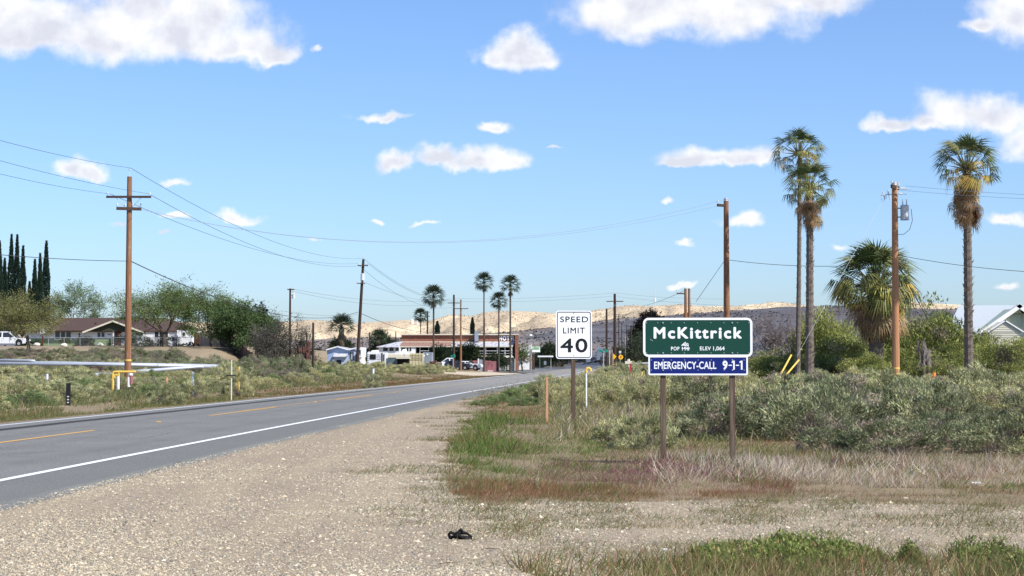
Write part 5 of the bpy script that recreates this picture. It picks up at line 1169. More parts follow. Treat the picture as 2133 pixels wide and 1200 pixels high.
slab('gable_roof', [g0 + Vector((-.3, -.35, -.02)), ga + Vector((0, -.35, .1)), Q(2120, 637, 116) + Vector((0, 0, .1)), Q(2034, 697, 113)], .1, M['roofg'], t); slab('gable_roof', [ga + Vector((0, -.35, .1)), g1 + Vector((.3, -.35, -.02)), Q(2206, 697, 113), Q(2120, 637, 116) + Vector((0, 0, .1))], .1, M['roofg'], t)
for a_, b_ in ((g0, ga), (ga, g1)):
    p, r = a_ + Vector((0, -.39, -.05)), b_ + Vector((0, -.39, -.05)); MB().box((p + r) / 2, ((r - p).length + .3, .06, .24), ry=-math.atan2(r.z - p.z, r.x - p.x)).build('fascia', M['white'], t)
e0, ea, e1 = Q(2058, 692, 107), Q(2093, 669, 107), Q(2130, 692, 107)
MB().ext([(e0.x, e0.z), (ea.x, ea.z), (e1.x, e1.z)], 'y', 107 - Y, 109.2 - Y).build('porch_gable', M['cream'], t)
MB().b2((e0.x + .1, 107.02 - Y, 0), (e1.x - .1, 107.2 - Y, e0.z - .01)).build('porch_wall', M['cream'], t)
for a_, b_ in ((e0, ea), (ea, e1)):
    p, r = a_ + Vector((0, -.06, .04)), b_ + Vector((0, -.06, .04)); MB().box((p + r) / 2, ((r - p).length + .1, .1, .08), ry=-math.atan2(r.z - p.z, r.x - p.x)).build('porch_trim', M['white'], t)
for i in range(1, 9): z = ea.z - i * .12; wl = (e1.x - e0.x) / 2 * min(1, (i * .12) / (ea.z - e0.z)); MB().b2(((e0.x + e1.x) / 2 - wl, 106.985 - Y, z), ((e0.x + e1.x) / 2 + wl, 107. - Y, z + .012)).build('siding_line', M['ins'], t)
for x in (2000, 2016): a = Q(x, 745, 112); MB().b2((a.x - .3, 112 - Y - .05, a.z - .5), (a.x + .05, 112 - Y - .01, a.z + .4)).build('window', M['glass'], t)
# low white wall at the right, seen under the shrubs
a = G(2100, 104); t = thing('garden_wall', a, 'low white garden wall seen beneath the dark shrubs at lower right', 'wall'); MB().b2((-2.6, 0, -.2), (7, .15, .85)).build('wall', M['white'], t)
# distant town: low buildings and trees in the road valley
for (px, yb, yt, w, Y, m, lb) in ((1310, 735, 728, 8, 480, 'white', 'small far white shed in the trees beyond the round yellow sign'), (1225, 728, 724, 9, 700, 'cream', 'tiny cream shed beyond the road rise'), (1248, 726, 721, 10, 760, 'rock', 'tiny pale shed at the top of the road rise')):
    o = P(px, yb, Y); t = thing('far_shed', (o.x, Y, Hs(o.x, Y)), lb, 'shed'); h = P(px, yt, Y).z - Hs(o.x, Y); wm = w / F * Y
    MB().box((0, 0, h * .35), (wm, 4, h * .7)).build('wall', M[m], t); MB().ext([(-wm * .55, h * .7), (0, h), (wm * .55, h * .7)], 'y', -2.2, 2.2).build('roof', M['ins'], t)

# ------------------------------------------------------------------ palms
palm(1661, 264, 782, 92, .16, .085, 1.5, 'tallest fan palm with slim curved trunk, left of its twin', skirt=.5, nfr=32, nyel=5, ndead=9, seed=3, bend=.28, rough=.9, low_e=-42)
palm(1686, 334, 782, 89, .24, .16, 1.5, 'shorter right hand palm of the crossing pair, shaggy under the crown', skirt=1.2, nfr=34, nyel=8, ndead=34, seed=5, rough=1.5, bend=.12, low_e=-42)
palm(2019, 279, 795, 88, .24, .19, 1.85, 'lone stout fan palm in front of the green house with a long brown skirt', skirt=1.7, nfr=36, nyel=10, ndead=58, seed=9, rough=1.7, low_e=-22)
palm(1826, 484, 800, 96, .36, .42, 2.7, 'short bushy fan palm with huge crown behind the orange pole', skirt=1.0, nfr=60, nyel=26, ndead=90, seed=13, trunk_h=5.4, rough=1.5, low_e=-30, dead_el=(-84, -42), yel_el=(-50, 25))
# thickened skirts are dead fronds placed lower
far_palm(903, 598, 765, 288, .20, 2.6, 'far palm with a white flecked crown above the hotel left half', 21, .4, 1.2)
far_palm(876, 645, 765, 330, .13, 1.9, 'smallest far palm left of the dark pole behind the hotel', 22, .4, .6)
far_palm(1008, 571, 768, 296, .16, 2.3, 'tall far palm left of the shorter far palm before the hotel', 23, .5, .8)
far_palm(1039, 612, 768, 298, .17, 2.05, 'middle far palm, shortest of the three before the hotel', 24, .5, .9)
far_palm(1063, 577, 768, 300, .21, 2.4, 'tall far palm in front of the HOTEL lettering', 25, .6, 1.0)
far_palm(711, 660, 765, 240, .55, 2.6, 'stocky short palm behind the blue mobile home', 26, 1.2, 1.4)
far_palm(788, 690, 765, 335, .5, 2.6, 'low dark palm left of the hotel roof', 27, 1.0, 1.)

# cypresses
for i, (px, yt, w, lb) in enumerate(((-3, 505, .95, 'cypress cut by the left frame edge'), (8, 541, .8, 'shorter cypress right of the one at the frame edge'), (21.5, 491, .95, 'very tall cypress, first of the tall close pair'), (33.5, 492, .85, 'very tall cypress, second of the tall close pair'), (46, 515, .85, 'cypress just right of the tall close pair'), (71, 543, .75, 'slim shorter cypress left in the right hand trio'), (82, 531, .75, 'middle cypress of the right hand trio'), (94.5, 505, 1.0, 'tallest cypress of the right hand trio'), (60.5, 590, .7, 'lowest cypress between the two cypress clusters'))):
    cypress(px, yt, 702, 246 + (i % 3) * 4, w * 1.05, lb)
cypress(911, 672, 700, 350, .75, 'small dark cypress behind the hotel roof right of the first tall palm'); cypress(984, 664, 700, 350, .7, 'narrow dark cypress behind the hotel roof near the chimney')

# ------------------------------------------------------------------ trees
def tree_at(px, ytop, Y, wpx, label, seed, **kw):
    b = G(px, Y, -.05); h = P(px, ytop, Y).z - b.z; return branch_tree(label, b, h, wpx / F * Y, seed, **kw)
GRN = (.14, .20, .06)
tree_at(60, 598, 200, 210, 'broad olive tree with weeping twigs in front of the cypresses', 31, leaf_n=26, leaf_L=.17, leafc=(.22, .22, .08), barkm=M['bark'], fork=.27, arch=.4, leafsp=.28, trunk_r=.2)
tree_at(168, 582, 275, 140, 'airy green tree rising behind the ranch house roof', 32, leaf_n=12, leaf_L=.26, leafc=(.13, .19, .09), barkm=M['bark'], fork=.3, leafsp=.22)
tree_at(342, 576, 218, 215, 'large airy tree in front of the ranch house right of the brown pole', 33, leaf_n=24, leaf_L=.2, leafc=GRN, barkm=M['bark'], fork=.19, leafsp=.34, trunk_r=.2)
tree_at(440, 588, 222, 150, 'spreading tree with arching twigs behind the board fence', 34, leaf_n=18, leaf_L=.2, leafc=(.13, .19, .06), barkm=M['bark'], fork=.12, leafsp=.3)
tree_at(505, 628, 212, 125, 'dense dark green tree over the end of the dark board fence', 35, leaf_n=36, leaf_L=.26, leafc=(.09, .14, .05), barkm=M['bark'], fork=.2, leafsp=.4)
tree_at(535, 628, 216, 56, 'spiky dark yucca like tree with raised arms beside the dense tree', 36, leaf_n=50, leaf_L=.34, leafc=(.02, .03, .02), barkm=M['bark'], fork=.3, levels=3, leafsp=.22, kids=(2, 3))
tree_at(592, 646, 196, 110, 'grey brown tangled tree mound right of the dense tree', 37, leaf_n=26, leaf_L=.17, leafc=(.10, .095, .07), barkm=M['bark'], fork=.06, arch=.9, leafsp=.35)
tree_at(556, 660, 200, 60, 'sparse grey brush between the dense tree and the tangled mound', 38, leaf_n=8, leaf_L=.15, leafc=(.11, .11, .08), barkm=M['barkg'], fork=.06, leafsp=.3)
tree_at(798, 692, 345, 40, 'dark rounded tree left of the hotel', 39, leaf_n=40, leaf_L=.4, leafc=(.02, .03, .015), barkm=M['bark'], fork=.1, levels=3, leafsp=.5)
tree_at(918, 722, 303, 42, 'dark green tree growing before the hotel porch left of the two poles', 40, leaf_n=36, leaf_L=.3, leafc=(.03, .05, .02), barkm=M['bark'], fork=.2, levels=3, leafsp=.45)
tree_at(975, 711, 304, 36, 'dark green tree touching the hotel porch roof right of the two poles', 41, leaf_n=36, leaf_L=.3, leafc=(.035, .055, .02), barkm=M['bark'], fork=.2, levels=3, leafsp=.45)
tree_at(1030, 733, 305, 60, 'low dark green tree below the hotel porch rail', 42, leaf_n=30, leaf_L=.3, leafc=(.03, .045, .02), barkm=M['bark'], fork=.15, levels=3, leafsp=.4)
tree_at(1088, 705, 322, 30, 'thin leafy tree growing against the white building', 43, leaf_n=7, leaf_L=.3, leafc=(.10, .16, .05), barkm=M['bark'], fork=.2, levels=3, leafsp=.5)
tree_at(1357, 648, 420, 66, 'dark round headed tree showing left above the town sign', 44, leaf_n=44, leaf_L=.55, leafc=(.035, .028, .022), barkm=M['bark'], fork=.3, leafsp=.55)
tree_at(1345, 690, 300, 110, 'dark green tree mass left of the town sign beyond the poles', 45, leaf_n=36, leaf_L=.35, leafc=(.05, .07, .035), barkm=M['bark'], fork=.1, levels=3, leafsp=.6)
tree_at(1608, 636, 104, 108, 'bare grey tangled tree right of the town sign', 46, leaf_n=0, leaf_L=.1, leafc=GRN, barkm=M['barkg'], fork=.06, arch=.1, twigr=.013, levels=5, kids=(4, 5), trunk_r=.1)
tree_at(1895, 642, 112, 70, 'bare twiggy tree behind the bushy palm', 47, leaf_n=1, leaf_L=.1, leafc=(.2, .15, .1), barkm=M['barkg'], fork=.2, levels=4, trunk_r=.08)
# green oleander like shrubs, each its own
OL = [shrub_mesh('oleander', 4.2, 4.2, 150, 150, .17, (.12, .155, .045), (.38, .40, .13), .14, 0., 120, .7, .05) for _ in range(3)]
random.seed(5)
for i, (px, yt, Y, w, lb) in enumerate(((1588, 742, 100, 2.6, 'low dark shrub directly right of the town sign'), (1632, 735, 101, 2.9, 'dark shrub behind the yellow guy guards'), (1712, 645, 104, 3.2, 'tall light green shrub right of the palm pair'), (1682, 700, 106, 2.8, 'green shrub between the palm trunks'), (1762, 690, 100, 3.3, 'rounded green shrub left below the bushy palm'), (1826, 716, 99, 3.0, 'green shrub directly under the bushy palm'), (1885, 676, 102, 3.4, 'green shrub right behind the orange pole'), (1940, 640, 103, 4.3, 'tallest green shrub left of the lone stout palm'), (1985, 712, 101, 2.2, 'small dark shrub left at the foot of the lone palm'), (2046, 700, 103, 2.2, 'loose leafy shrub right of the lone palm'), (2080, 712, 101, 2.8, 'green shrub below the cream porch gable'), (2135, 704, 100, 3.0, 'green shrub cut by the right frame edge'), (2185, 706, 104, 3.2, 'green shrub wholly at the right margin'), (1660, 742, 98, 2.0, 'dark low shrub at the foot of the palm pair'), (1805, 735, 95, 2.2, 'dark low shrub left of the orange pole foot'), (1735, 690, 105, 3.0, 'green shrub between the palm pair and the bushy palm'), (1855, 672, 108, 3.4, 'green shrub behind the bushy palm and the orange pole'), (1912, 668, 104, 3.0, 'green shrub left shoulder of the tallest green shrub'), (2015, 742, 99, 2.4, 'low dark shrub at the trunk of the lone stout palm'), (2060, 745, 99, 2.6, 'low dark shrub before the cream porch'), (2110, 745, 98, 2.6, 'low dark shrub above the white garden wall'), (1745, 748, 97, 2.4, 'low dark shrub left of the bushy palm foot'), (1935, 742, 98, 2.6, 'low dark shrub behind the round orange pipe post'))):
    b = G(px, Y, -.05); h = P(px, yt, Y).z - b.z; o = link('oleander_shrub', OL[i % 3], None, b, (0, 0, i * 1.3), (w / 4.2 * 1.45, w / 4.2 * 1.45, h / 4.05))
    tag(o, lb, 'shrub', 'green shrubs in front of the right hand house')
# dead branches hanging in the shrubs
tree_at(1925, 705, 97, 34, 'dry grey dead branches hanging in the tallest green shrub', 48, leaf_n=0, leaf_L=.1, leafc=GRN, barkm=M['barkg'], fork=.1, levels=4, arch=1.4, trunk_r=.03, twigr=.012)
tree_at(2095, 715, 98, 60, 'bare dark branches under the right hand shrubs', 49, leaf_n=1, leaf_L=.12, leafc=(.08, .09, .04), barkm=M['bark'], fork=.12, levels=4, trunk_r=.05)

# ------------------------------------------------------------------ desert saltbush
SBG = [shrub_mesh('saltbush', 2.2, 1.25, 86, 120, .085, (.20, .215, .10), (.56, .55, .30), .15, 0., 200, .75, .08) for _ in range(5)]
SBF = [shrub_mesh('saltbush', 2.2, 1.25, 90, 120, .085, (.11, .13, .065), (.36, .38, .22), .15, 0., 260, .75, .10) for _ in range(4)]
SBY = [shrub_mesh('saltbush', 2.0, 1.1, 90, 100, .085, (.34, .34, .16), (.52, .50, .27), .18, 0., 120, .85, .05) for _ in range(3)]
SBV = [shrub_mesh('green_bush', 2.0, 1.1, 90, 110, .09, (.15, .20, .08), (.25, .31, .13), .18, 0., 80, .9, .02) for _ in range(2)]
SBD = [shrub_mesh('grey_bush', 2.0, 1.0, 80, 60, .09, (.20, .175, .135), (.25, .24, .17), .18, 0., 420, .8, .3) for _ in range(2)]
RMARK = [(1330, 'left of the town sign'), (1400, 'behind the left post of the town sign'), (1490, 'between the two posts of the town sign'), (1560, 'behind the right post of the town sign'), (1640, 'before the yellow guy guards'), (1720, 'before the palm pair'), (1830, 'before the bushy palm'), (1900, 'before the orange pole'), (1975, 'before the round orange pipe post'), (2060, 'before the lone stout palm'), (2600, 'near the right frame edge')]
LMARK = [(70, 'at the left frame edge'), (190, 'around the black marker post'), (300, 'around the yellow pipe frame'), (440, 'right of the brown pole'), (540, 'around the white crossbar post'), (680, 'below the grey brush mound'), (800, 'below the blue mobile home'), (2000, 'nearing the hotel lots')]
SMARK = [(1215, 'right behind the speed limit post'), (1255, 'around the yellow topped vent pipe'), (1290, 'below the arrow sign'), (1320, 'below the round yellow sign'), (1350, 'around the thin hooked yellow pipe'), (2000, 'just left of the town sign')]
HMARK = [(660, 'below the rusty scrap heap'), (745, 'below the blue mobile home'), (765, 'at the leaning pole foot'), (805, 'before the white camper'), (850, 'before the teal sheet fence'), (882, 'before the tan container'), (902, 'before the grey container'), (2000, 'before the parked pickups')]
def where(x, y, marks):
    px = 1066.5 + F * x / y
    return next(w for m_, w in marks if px <= m_)
def bush(x, y, w, h, kinds, label, group, name='saltbush'):
    look = 'pale yellow' if kinds is SBY else 'bright green' if kinds is SBV else 'dry brownish grey' if kinds is SBD else 'grey green'
    if label.startswith('grey green saltbush in the thick'): label = look + ' saltbush ' + ('in the front row ' if y < 42 else 'in mid belt ' if y < 60 else 'in the back row ') + where(x, y, RMARK)
    elif label.startswith('saltbush in the rough'): label = look + ' bush ' + ('near the left road edge ' if y < 75 else 'in mid rough left ' if y < 105 else 'deep in the left rough ') + where(x, y, LMARK)
    elif label.startswith('pale yellow green bush between'): label = look + ' bush ' + ('near ' if y < 58 else 'halfway back ' if y < 72 else 'far back ') + where(x, y, SMARK)
    elif label.startswith('grey green bush in the shade'): label = look + ' bush ' + ('on the near side ' if y < 205 else 'in the middle ' if y < 235 else 'on the far side ') + where(x, y, HMARK)
    elif label.startswith('grey bush on the shaded'): label = look + ' bush on the slope below the ranch house ' + where(x, y, LMARK)
    me = random.choice(kinds); o = link(name, me, None, (x, y, Hs(x, y) - .04), (0, 0, random.uniform(0, 6.28)), (w / 2.1, w / 2.1, h / 1.15)); return tag(o, label, 'bush', group)
random.seed(21)
# right side belt: front edge, then deeper rows yellowed to imitate sunlit tops
cnt = 0
FE = [(1330, 905), (1420, 900), (1560, 910), (1700, 925), (1800, 935), (1950, 930), (2133, 935), (2400, 940)]
def frontY(px): y = np.interp(px, [p[0] for p in FE], [p[1] for p in FE]); return CAMZ * F / (y - HOR)
for row in range(9):
    px = 1310 + random.uniform(0, 40)
    while px < 2330:
        Y = frontY(px) + row * row * .55 + row * 2.6 + random.uniform(-1.0, 1.2); w = random.uniform(1.4, 2.9); x = PX(px, Y)
        if not (row < 5 and px < 1355) and Y < 92:
            kinds = SBG if random.random() > (.05 + .05 * row) else SBY
            if random.random() < .06: kinds = SBD
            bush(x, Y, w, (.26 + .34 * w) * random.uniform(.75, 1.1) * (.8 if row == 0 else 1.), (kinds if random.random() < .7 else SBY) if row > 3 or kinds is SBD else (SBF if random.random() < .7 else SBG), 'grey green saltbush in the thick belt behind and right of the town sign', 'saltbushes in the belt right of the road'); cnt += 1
        px += w / Y * F * random.uniform(.6, 1.05)
# pale yellow bushes behind the speed sign
for i in range(42):
    Y = random.uniform(50, 86); px = random.uniform(1175, 1400) if Y < 70 else random.uniform(1140, 1420); bush(PX(px, Y), Y, random.uniform(1.1, 1.9), random.uniform(.6, 1.05), SBY if random.random() < .72 else SBG, 'pale yellow green bush between the speed limit sign and the town sign', 'pale bushes behind the speed limit sign')
for px, Y, w, h, k in ((1010, 68, 1.3, .30, SBV), (1045, 72, 1.6, .4, SBV), (1080, 74, 2.0, .7, SBV), (1110, 76, 2.0, .85, SBV), (1128, 72, 1.7, .8, SBY), (1150, 68, 1.3, .8, SBY), (1092, 66, 1.5, .4, SBV), (1170, 60, 1.2, .75, SBY), (1195, 58, 1.1, .8, SBY)):
    bush(PX(px, Y), Y, w, h, k, 'bright green bush at the road edge left of the speed limit sign', 'green bushes at the right road edge', 'green_bush')
bush(PX(1290, 38), 38, 1.3, .55, SBG, 'small grey saltbush alone in the grass between the two signs', None); bush(PX(1350, 36), 36, 1.4, .8, SBG, 'dark saltbush just left of the town sign post', None)
for i in range(26):
    Y = random.uniform(95, 240); px = random.uniform(1262, 1420); bush(PX(px, Y), Y, random.uniform(1.5, 2.8), random.uniform(.7, 1.5), SBG, 'grey bush on the verge below the roadside poles', 'bushes below the roadside poles')
# left of the road
n = 0
for row in range(40):
    Yc = 56 * (1.036 ** row)
    if Yc > 172: break
    px = -60 + random.uniform(0, 30)
    while px < 1010:
        Y = Yc * random.uniform(.98, 1.03); w = random.uniform(1.5, 2.7); x = PX(px, Y); edge = float(roadx(Y)) - x
        if 212 < px < 305 and 64 < Y < 90: edge = 0
        if 55 < Y < 68 and edge < 12.5 and 130 < px < 560: edge = 0
        step = w / Y * F * random.uniform(.75, 1.15) * (1 if Y < 90 else 1.25)
        if edge > 6.8 + (3.0 if Y > 62 else 2) and not (Y < 64 and 0 < px < 470 and random.random() < .55) and not (Y > 112 and Y < 126 and px < 470) and n < 285 and not (edge < 16 and 118 < Y and random.random() < .5):
            r = random.random(); kinds = SBG if r < .5 else (SBY if r < .78 else SBV)
            if Y > 126 and px < 620: kinds = SBG if r < .6 else SBD
            hh = random.uniform(.7, 1.15) * (.75 if edge < 12 else 1) * (.75 if px < 470 and 80 < Y < 126 else 1) * (1.15 if px > 560 and Y > 95 else 1)
            bush(x, Y, w, hh, kinds, 'saltbush in the rough left of the road', 'saltbushes left of the road'); n += 1
        px += step
for (px, yt, Y) in HIDE + [(455, 762, 113), (440, 768, 111), (470, 757, 116)]:
    x = PX(px, Y); bush(x, Y, 1.5, max(.4, P(px, yt, Y).z - Hs(x, Y)) * 1.02, SBG, 'saltbush in the rough left of the road', 'saltbushes left of the road')
print('BUSHES', cnt, n)
b = []
for i in range(300):
    Y = random.uniform(128, 226); px = random.uniform(-40, 640)
    if Y > 205 and px < 600: Y = random.uniform(150, 205)
    x = PX(px, Y)
    if -x > 27 and Y > 165 and px > 372: continue
    b.append((x, Y))
for x, Y in b:
    hm_ = P(1066.5 + F * x / Y, random.uniform(722, 732) if x / Y < -.17 else 700, Y).z - Hs(x, Y)
    if hm_ < .25: continue
    bush(x, Y, random.uniform(1.5, 2.8), min(random.uniform(.5, 1.1), hm_), SBD if random.random() < .55 else SBF, 'grey bush on the shaded slope below the ranch house', 'bushes on the slope below the ranch house', 'slope_bush')  # grey tones given to these bushes in place of cloud shade
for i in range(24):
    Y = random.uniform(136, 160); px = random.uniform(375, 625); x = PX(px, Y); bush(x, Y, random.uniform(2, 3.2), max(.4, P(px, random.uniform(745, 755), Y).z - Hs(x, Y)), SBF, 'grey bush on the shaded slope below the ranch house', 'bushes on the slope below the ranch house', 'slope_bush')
for i in range(60):
    Y = random.uniform(175, 262); px = random.uniform(620, 940); x = PX(px, Y)
    if float(roadx(Y)) - x > 12: bush(x, Y, random.uniform(2, 3.4), random.uniform(.7, 1.3), SBG, 'grey green bush in the shade before the hotel lots', 'bushes before the hotel lots', 'lot_bush')
# far trees and bushes in the valley foot
VB = shrub_mesh('valley_bush', 4, 3, 60, 60, .5, (.05, .065, .03), (.09, .11, .05), .25, 0, 20, .4)
for i in range(170):
    Y = random.uniform(380, 1060) ** 1.0; px = random.choice([random.uniform(1108, 1215 - Y * .01), random.uniform(1262, 1400), random.uniform(640, 840), random.uniform(1120, 1200)])
    x = PX(px, Y)
    if abs(x - float(roadx(Y))) < 9: continue
    s = random.uniform(.7, 1.8); o = link('valley_bush', VB, None, (x, Y, Hs(x, Y) - .1), (0, 0, random.uniform(0, 6)), (s, s, s * random.uniform(.6, 1.1))); tag(o, 'dark green bush in the shaded valley beyond the town', 'bush', 'valley bushes beyond the town')
# scrub specks on the hills
def scrub(n, ya, yb, col, sz, name, pxr=(-200, 2300)):
    Y = np.sqrt(rng.uniform(ya ** 2, yb ** 2, n)); px = rng.uniform(*pxr, n); x = (px - 1066.5) / F * Y; z = H(x, Y)
    keep = fbm(x / 60, Y / 90, 3) > .42; x, Y, z = x[keep], Y[keep], z[keep]; n = len(x); k = 6; T = []
    s = rng.uniform(.6, 1.4, n) * sz
    for j in range(k):
        a = rng.uniform(0, 6.28, n); c = np.stack([x, Y, z - .1], 1); o1 = np.stack([np.cos(a) * s, np.sin(a) * s, s * .2], 1); o2 = np.stack([np.cos(a + 1.3) * s, np.sin(a + 1.3) * s, s * .2], 1); tp = np.stack([0 * s, 0 * s, s * 1.1], 1)
        T.append(np.stack([c + o1, c + o2, c + tp], 1))
    V = np.concatenate(T); return tag(link(name, tris_mesh(name, V, colr(len(V), col, .3), LEAF)), kind='stuff')
scrub(14000, 560, 1600, (.10, .09, .065), .8, 'valley_scrub'); scrub(20000, 1950, 2800, (.14, .12, .08), .85, 'hill_scrub')

# ------------------------------------------------------------------ grass, weeds, pebbles
def sample(poly, n, ymax=1199):
    """points on the ground inside a picture-space outline, uniform per ground area"""
    xs = np.array([p[0] for p in poly], float); ys = np.array([p[1] for p in poly], float)
    Yn = CAMZ * F / (min(ys.max(), 1260) - HOR); Yf = CAMZ * F / (ys.min() - HOR); out = []; tot = 0
    while tot < n:
        Y = Yn * (Yf / Yn) ** (rng.random(n * 2) ** 1.25); px = rng.uniform(xs.min(), xs.max(), n * 2); x = (px - 1066.5) / F * Y
        p, q = proj(x, Y); jx = (fbm(x * 1.2, Y * 1.2, 4) - .5) * 120; jy = (fbm(x * .9 + 40, Y * 1.2, 4) - .5) * 46; k = inpoly(p + jx, q + jy, poly); out.append(np.stack([x[k], Y[k]], 1)); tot += k.sum()
        if len(out) > 60: break
    a = np.concatenate(out)[:n]; return a
def blades(name, xy, h, wfac, lean, cols, dens=None, wind=.35):
    if dens is not None: k = rng.random(len(xy)) < dens; xy = xy[k]; h = h[k]; cols = cols[k]
    x, y = xy[:, 0], xy[:, 1]; pts = np.stack([x, y, H(x, y) - .01], 1); n = len(x)
    w = np.maximum(.004, h * wfac) * (y / 22) ** .55
    return scatter_blades(name, pts, h, w, np.full(n, lean), cols, wind=(wind, 0))
def mixcol(n, table, wts):
    wts = np.array(wts, float); wts = wts / wts.sum(axis=-1, keepdims=True)
    if wts.ndim == 1: k = rng.choice(len(table), n, p=wts)
    else: k = (rng.random((n, 1)) > np.cumsum(wts, 1)).sum(1).clip(0, len(table) - 1)
    c = np.array(table)[k]; return np.clip(c * (1 + rng.uniform(-.25, .25, (n, 1))), 0, 1)
GREEN, OLIVE, STRAW, PALE, PURP, RUSTC = (.115, .17, .04), (.15, .165, .055), (.36, .29, .16), (.56, .50, .40), (.22, .105, .115), (.24, .13, .07)
VG = [(x, y) for x, y in VERGE]; VG = [(x, max(y, 788)) for x, y in VG]
# main verge
xy = sample(VG, 420000); px, py = proj(xy[:, 0], xy[:, 1]); nz = fbm(xy[:, 0] * .55, xy[:, 1] * .35, 4); nz2 = fbm(xy[:, 0] * 1.3 + 50, xy[:, 1] * .9, 3)
def bump(px, py, cx, cy, sx, sy): return np.exp(-((px - cx) / sx) ** 2 - ((py - cy) / sy) ** 2)
gw = 2.4 * bump(px, py, 1010, 930, 75, 70) + 2.2 * bump(px, py, 1175, 925, 90, 24) + .9 * bump(px, py, 1070, 880, 120, 25) + .7 * bump(px, py, 1460, 890, 120, 30) + .5 * bump(px, py, 1000, 815, 200, 14) + np.clip(nz - .55, 0, 1) * 3
sw = .12 + 1.2 * bump(px, py, 1230, 850, 130, 28) + .8 * bump(px, py, 1350, 905, 140, 25) + .15 * nz2
pw = .0 + 1.5 * bump(px, py, 1750, 970, 300, 22) + .9 * bump(px, py, 1290, 840, 90, 22) + .7 * bump(px, py, 1420, 960, 150, 30)
uw = 1.5 * bump(px, py, 1330, 975, 230, 26) + .4 * bump(px, py, 1500, 990, 300, 25)
rw = .35 + 1.6 * bump(px, py, 1200, 1022, 420, 18) + 1.2 * bump(px, py, 1060, 850, 80, 18) + 1.0 * bump(px, py, 1000, 1020, 80, 30) + .7 * bump(px, py, 1650, 1020, 200, 20)
ow = .5 + .8 * bump(px, py, 1400, 920, 300, 30)
Wt = (np.stack([gw, ow, sw, pw, uw, rw], 1) + np.array([.9, .9, .45, .25, .6, .9]) * np.stack([SS(fbm(xy[:, 0] * .9 + 31 * q_, xy[:, 1] * .6, 4), .48, .66) for q_ in range(6)], 1)) ** 2; cols = mixcol(len(xy), [GREEN, OLIVE, STRAW, PALE, PURP, RUSTC], Wt)
hgt = (.035 + .13 * fbm(xy[:, 0] * .8 + 9, xy[:, 1] * .6, 3) + .07 * (pw > .8)) * rng.uniform(.5, 1.4, len(xy)) * np.clip(1.1 - .5 * SS(py, 1000, 1045), .3, 1.1) * (1 + .9 * bump(px, py, 1010, 920, 70, 50)) * (.6 + .9 * fbm(xy[:, 0] * 3, xy[:, 1] * 3, 2))
edge = SS(fbm(xy[:, 0] * 1.1, xy[:, 1] * .8, 3), .34, .52) * .75 + .25; edge = np.where(py > 1000, edge * SS(fbm(xy[:, 0] * 1.4 + 7, xy[:, 1] * 1.4, 3) + (1040 - py) * .006, .30, .5), edge); edge = np.where((px > 1650) & (py > 960), edge * .45 * SS(fbm(xy[:, 0] * 2, xy[:, 1] * 1.5, 3), .4, .6) + .05, edge)
blades('verge_grass', xy, hgt, .055, .8, cols, edge)
# tall dry stems
xy = sample([(1180, 830), (1330, 850), (1380, 930), (1560, 940), (1900, 945), (2200, 950), (2200, 1005), (1700, 1005), (1400, 995), (1350, 900), (1200, 870)], 20000); px, py = proj(xy[:, 0], xy[:, 1])
k = fbm(xy[:, 0] * .9 + 3, xy[:, 1] * .9, 3) > .54; xy = xy[k]; n = len(xy); blades('dry_grass_stems', xy, rng.uniform(.12, .34, n), .024, .8, mixcol(n, [PALE, STRAW, (.45, .30, .28), OLIVE], [3, 2, 2, 1]))
# sparse weeds on the gravel to the right and centre
poly = [(1050, 1050), (1300, 1042), (2250, 1050), (2250, 1262), (1150, 1262), (1000, 1110)]
xy = sample(poly, 90000); px, py = proj(xy[:, 0], xy[:, 1]); m_ = fbm(xy[:, 0] * .8 + 11, xy[:, 1] * 1.6 + 3, 4); dn = SS(m_, .60, .72) * .6 + .8 * bump(px, py, 1560, 1190, 260, 32) + .5 * bump(px, py, 2100, 1190, 160, 35) + .6 * bump(px, py, 1850, 1050, 280, 12) * (m_ > .45)
n = len(xy); blades('gravel_weeds', xy, rng.uniform(.03, .10, n) * (1 + 1.3 * (py > 1165)), .07, .7, mixcol(n, [OLIVE, GREEN, RUSTC, STRAW], [3, 1.5, 2, 2]), np.clip(dn, 0, 1))
for (cx, cy, wx, wy, hm, n, nm) in ((1575, 1172, .62, .9, .27, 15000, 'leafy_weed_patch'), (1690, 1165, .55, .8, .25, 13000, 'leafy_weed_patch'), (1760, 1172, .4, .5, .16, 5000, 'leafy_weed_patch'), (1500, 1175, .35, .5, .13, 4000, 'leafy_weed_patch'), (1895, 1168, .14, .2, .22, 1300, 'leafy_weed_patch'), (2040, 1166, .36, .5, .28, 3600, 'leafy_weed_patch'), (2110, 1190, .25, .4, .16, 2000, 'leafy_weed_patch')):
    Yc = CAMZ * F / (cy - HOR); xc = PX(cx, Yc); a = rng.uniform(0, 2 * PI, n); rr = np.sqrt(rng.random(n)) ; x = xc + np.cos(a) * rr * wx; y = Yc + np.sin(a) * rr * wy
    c = fbm(x * 5, y * 5, 3); k = (c > .36 + .3 * rr ** 2); x, y, c, rr = x[k], y[k], c[k], rr[k]; n = len(x)
    hh = .8 * hm * np.clip(1 - rr ** 2, 0, 1) ** .7 * (.2 + 1.9 * (c - .3) + .5 * rng.random(n) ** 8)
    z = H(x, y) + hh * rng.random(n) ** .55; D = unit(rng.normal(size=(n, 3)) + np.array([0, 0, 1.1])); l = rng.uniform(.02, .05, n)
    tag(link(nm, tris_mesh(nm, leaf_tris(np.stack([x, y, z], 1), D, l, l * .4), mixcol(n, [(.14, .19, .05), (.23, .27, .08), (.36, .34, .14), (.28, .19, .10)], [3, 2, .8, .5]), GRASSM)), kind='stuff')
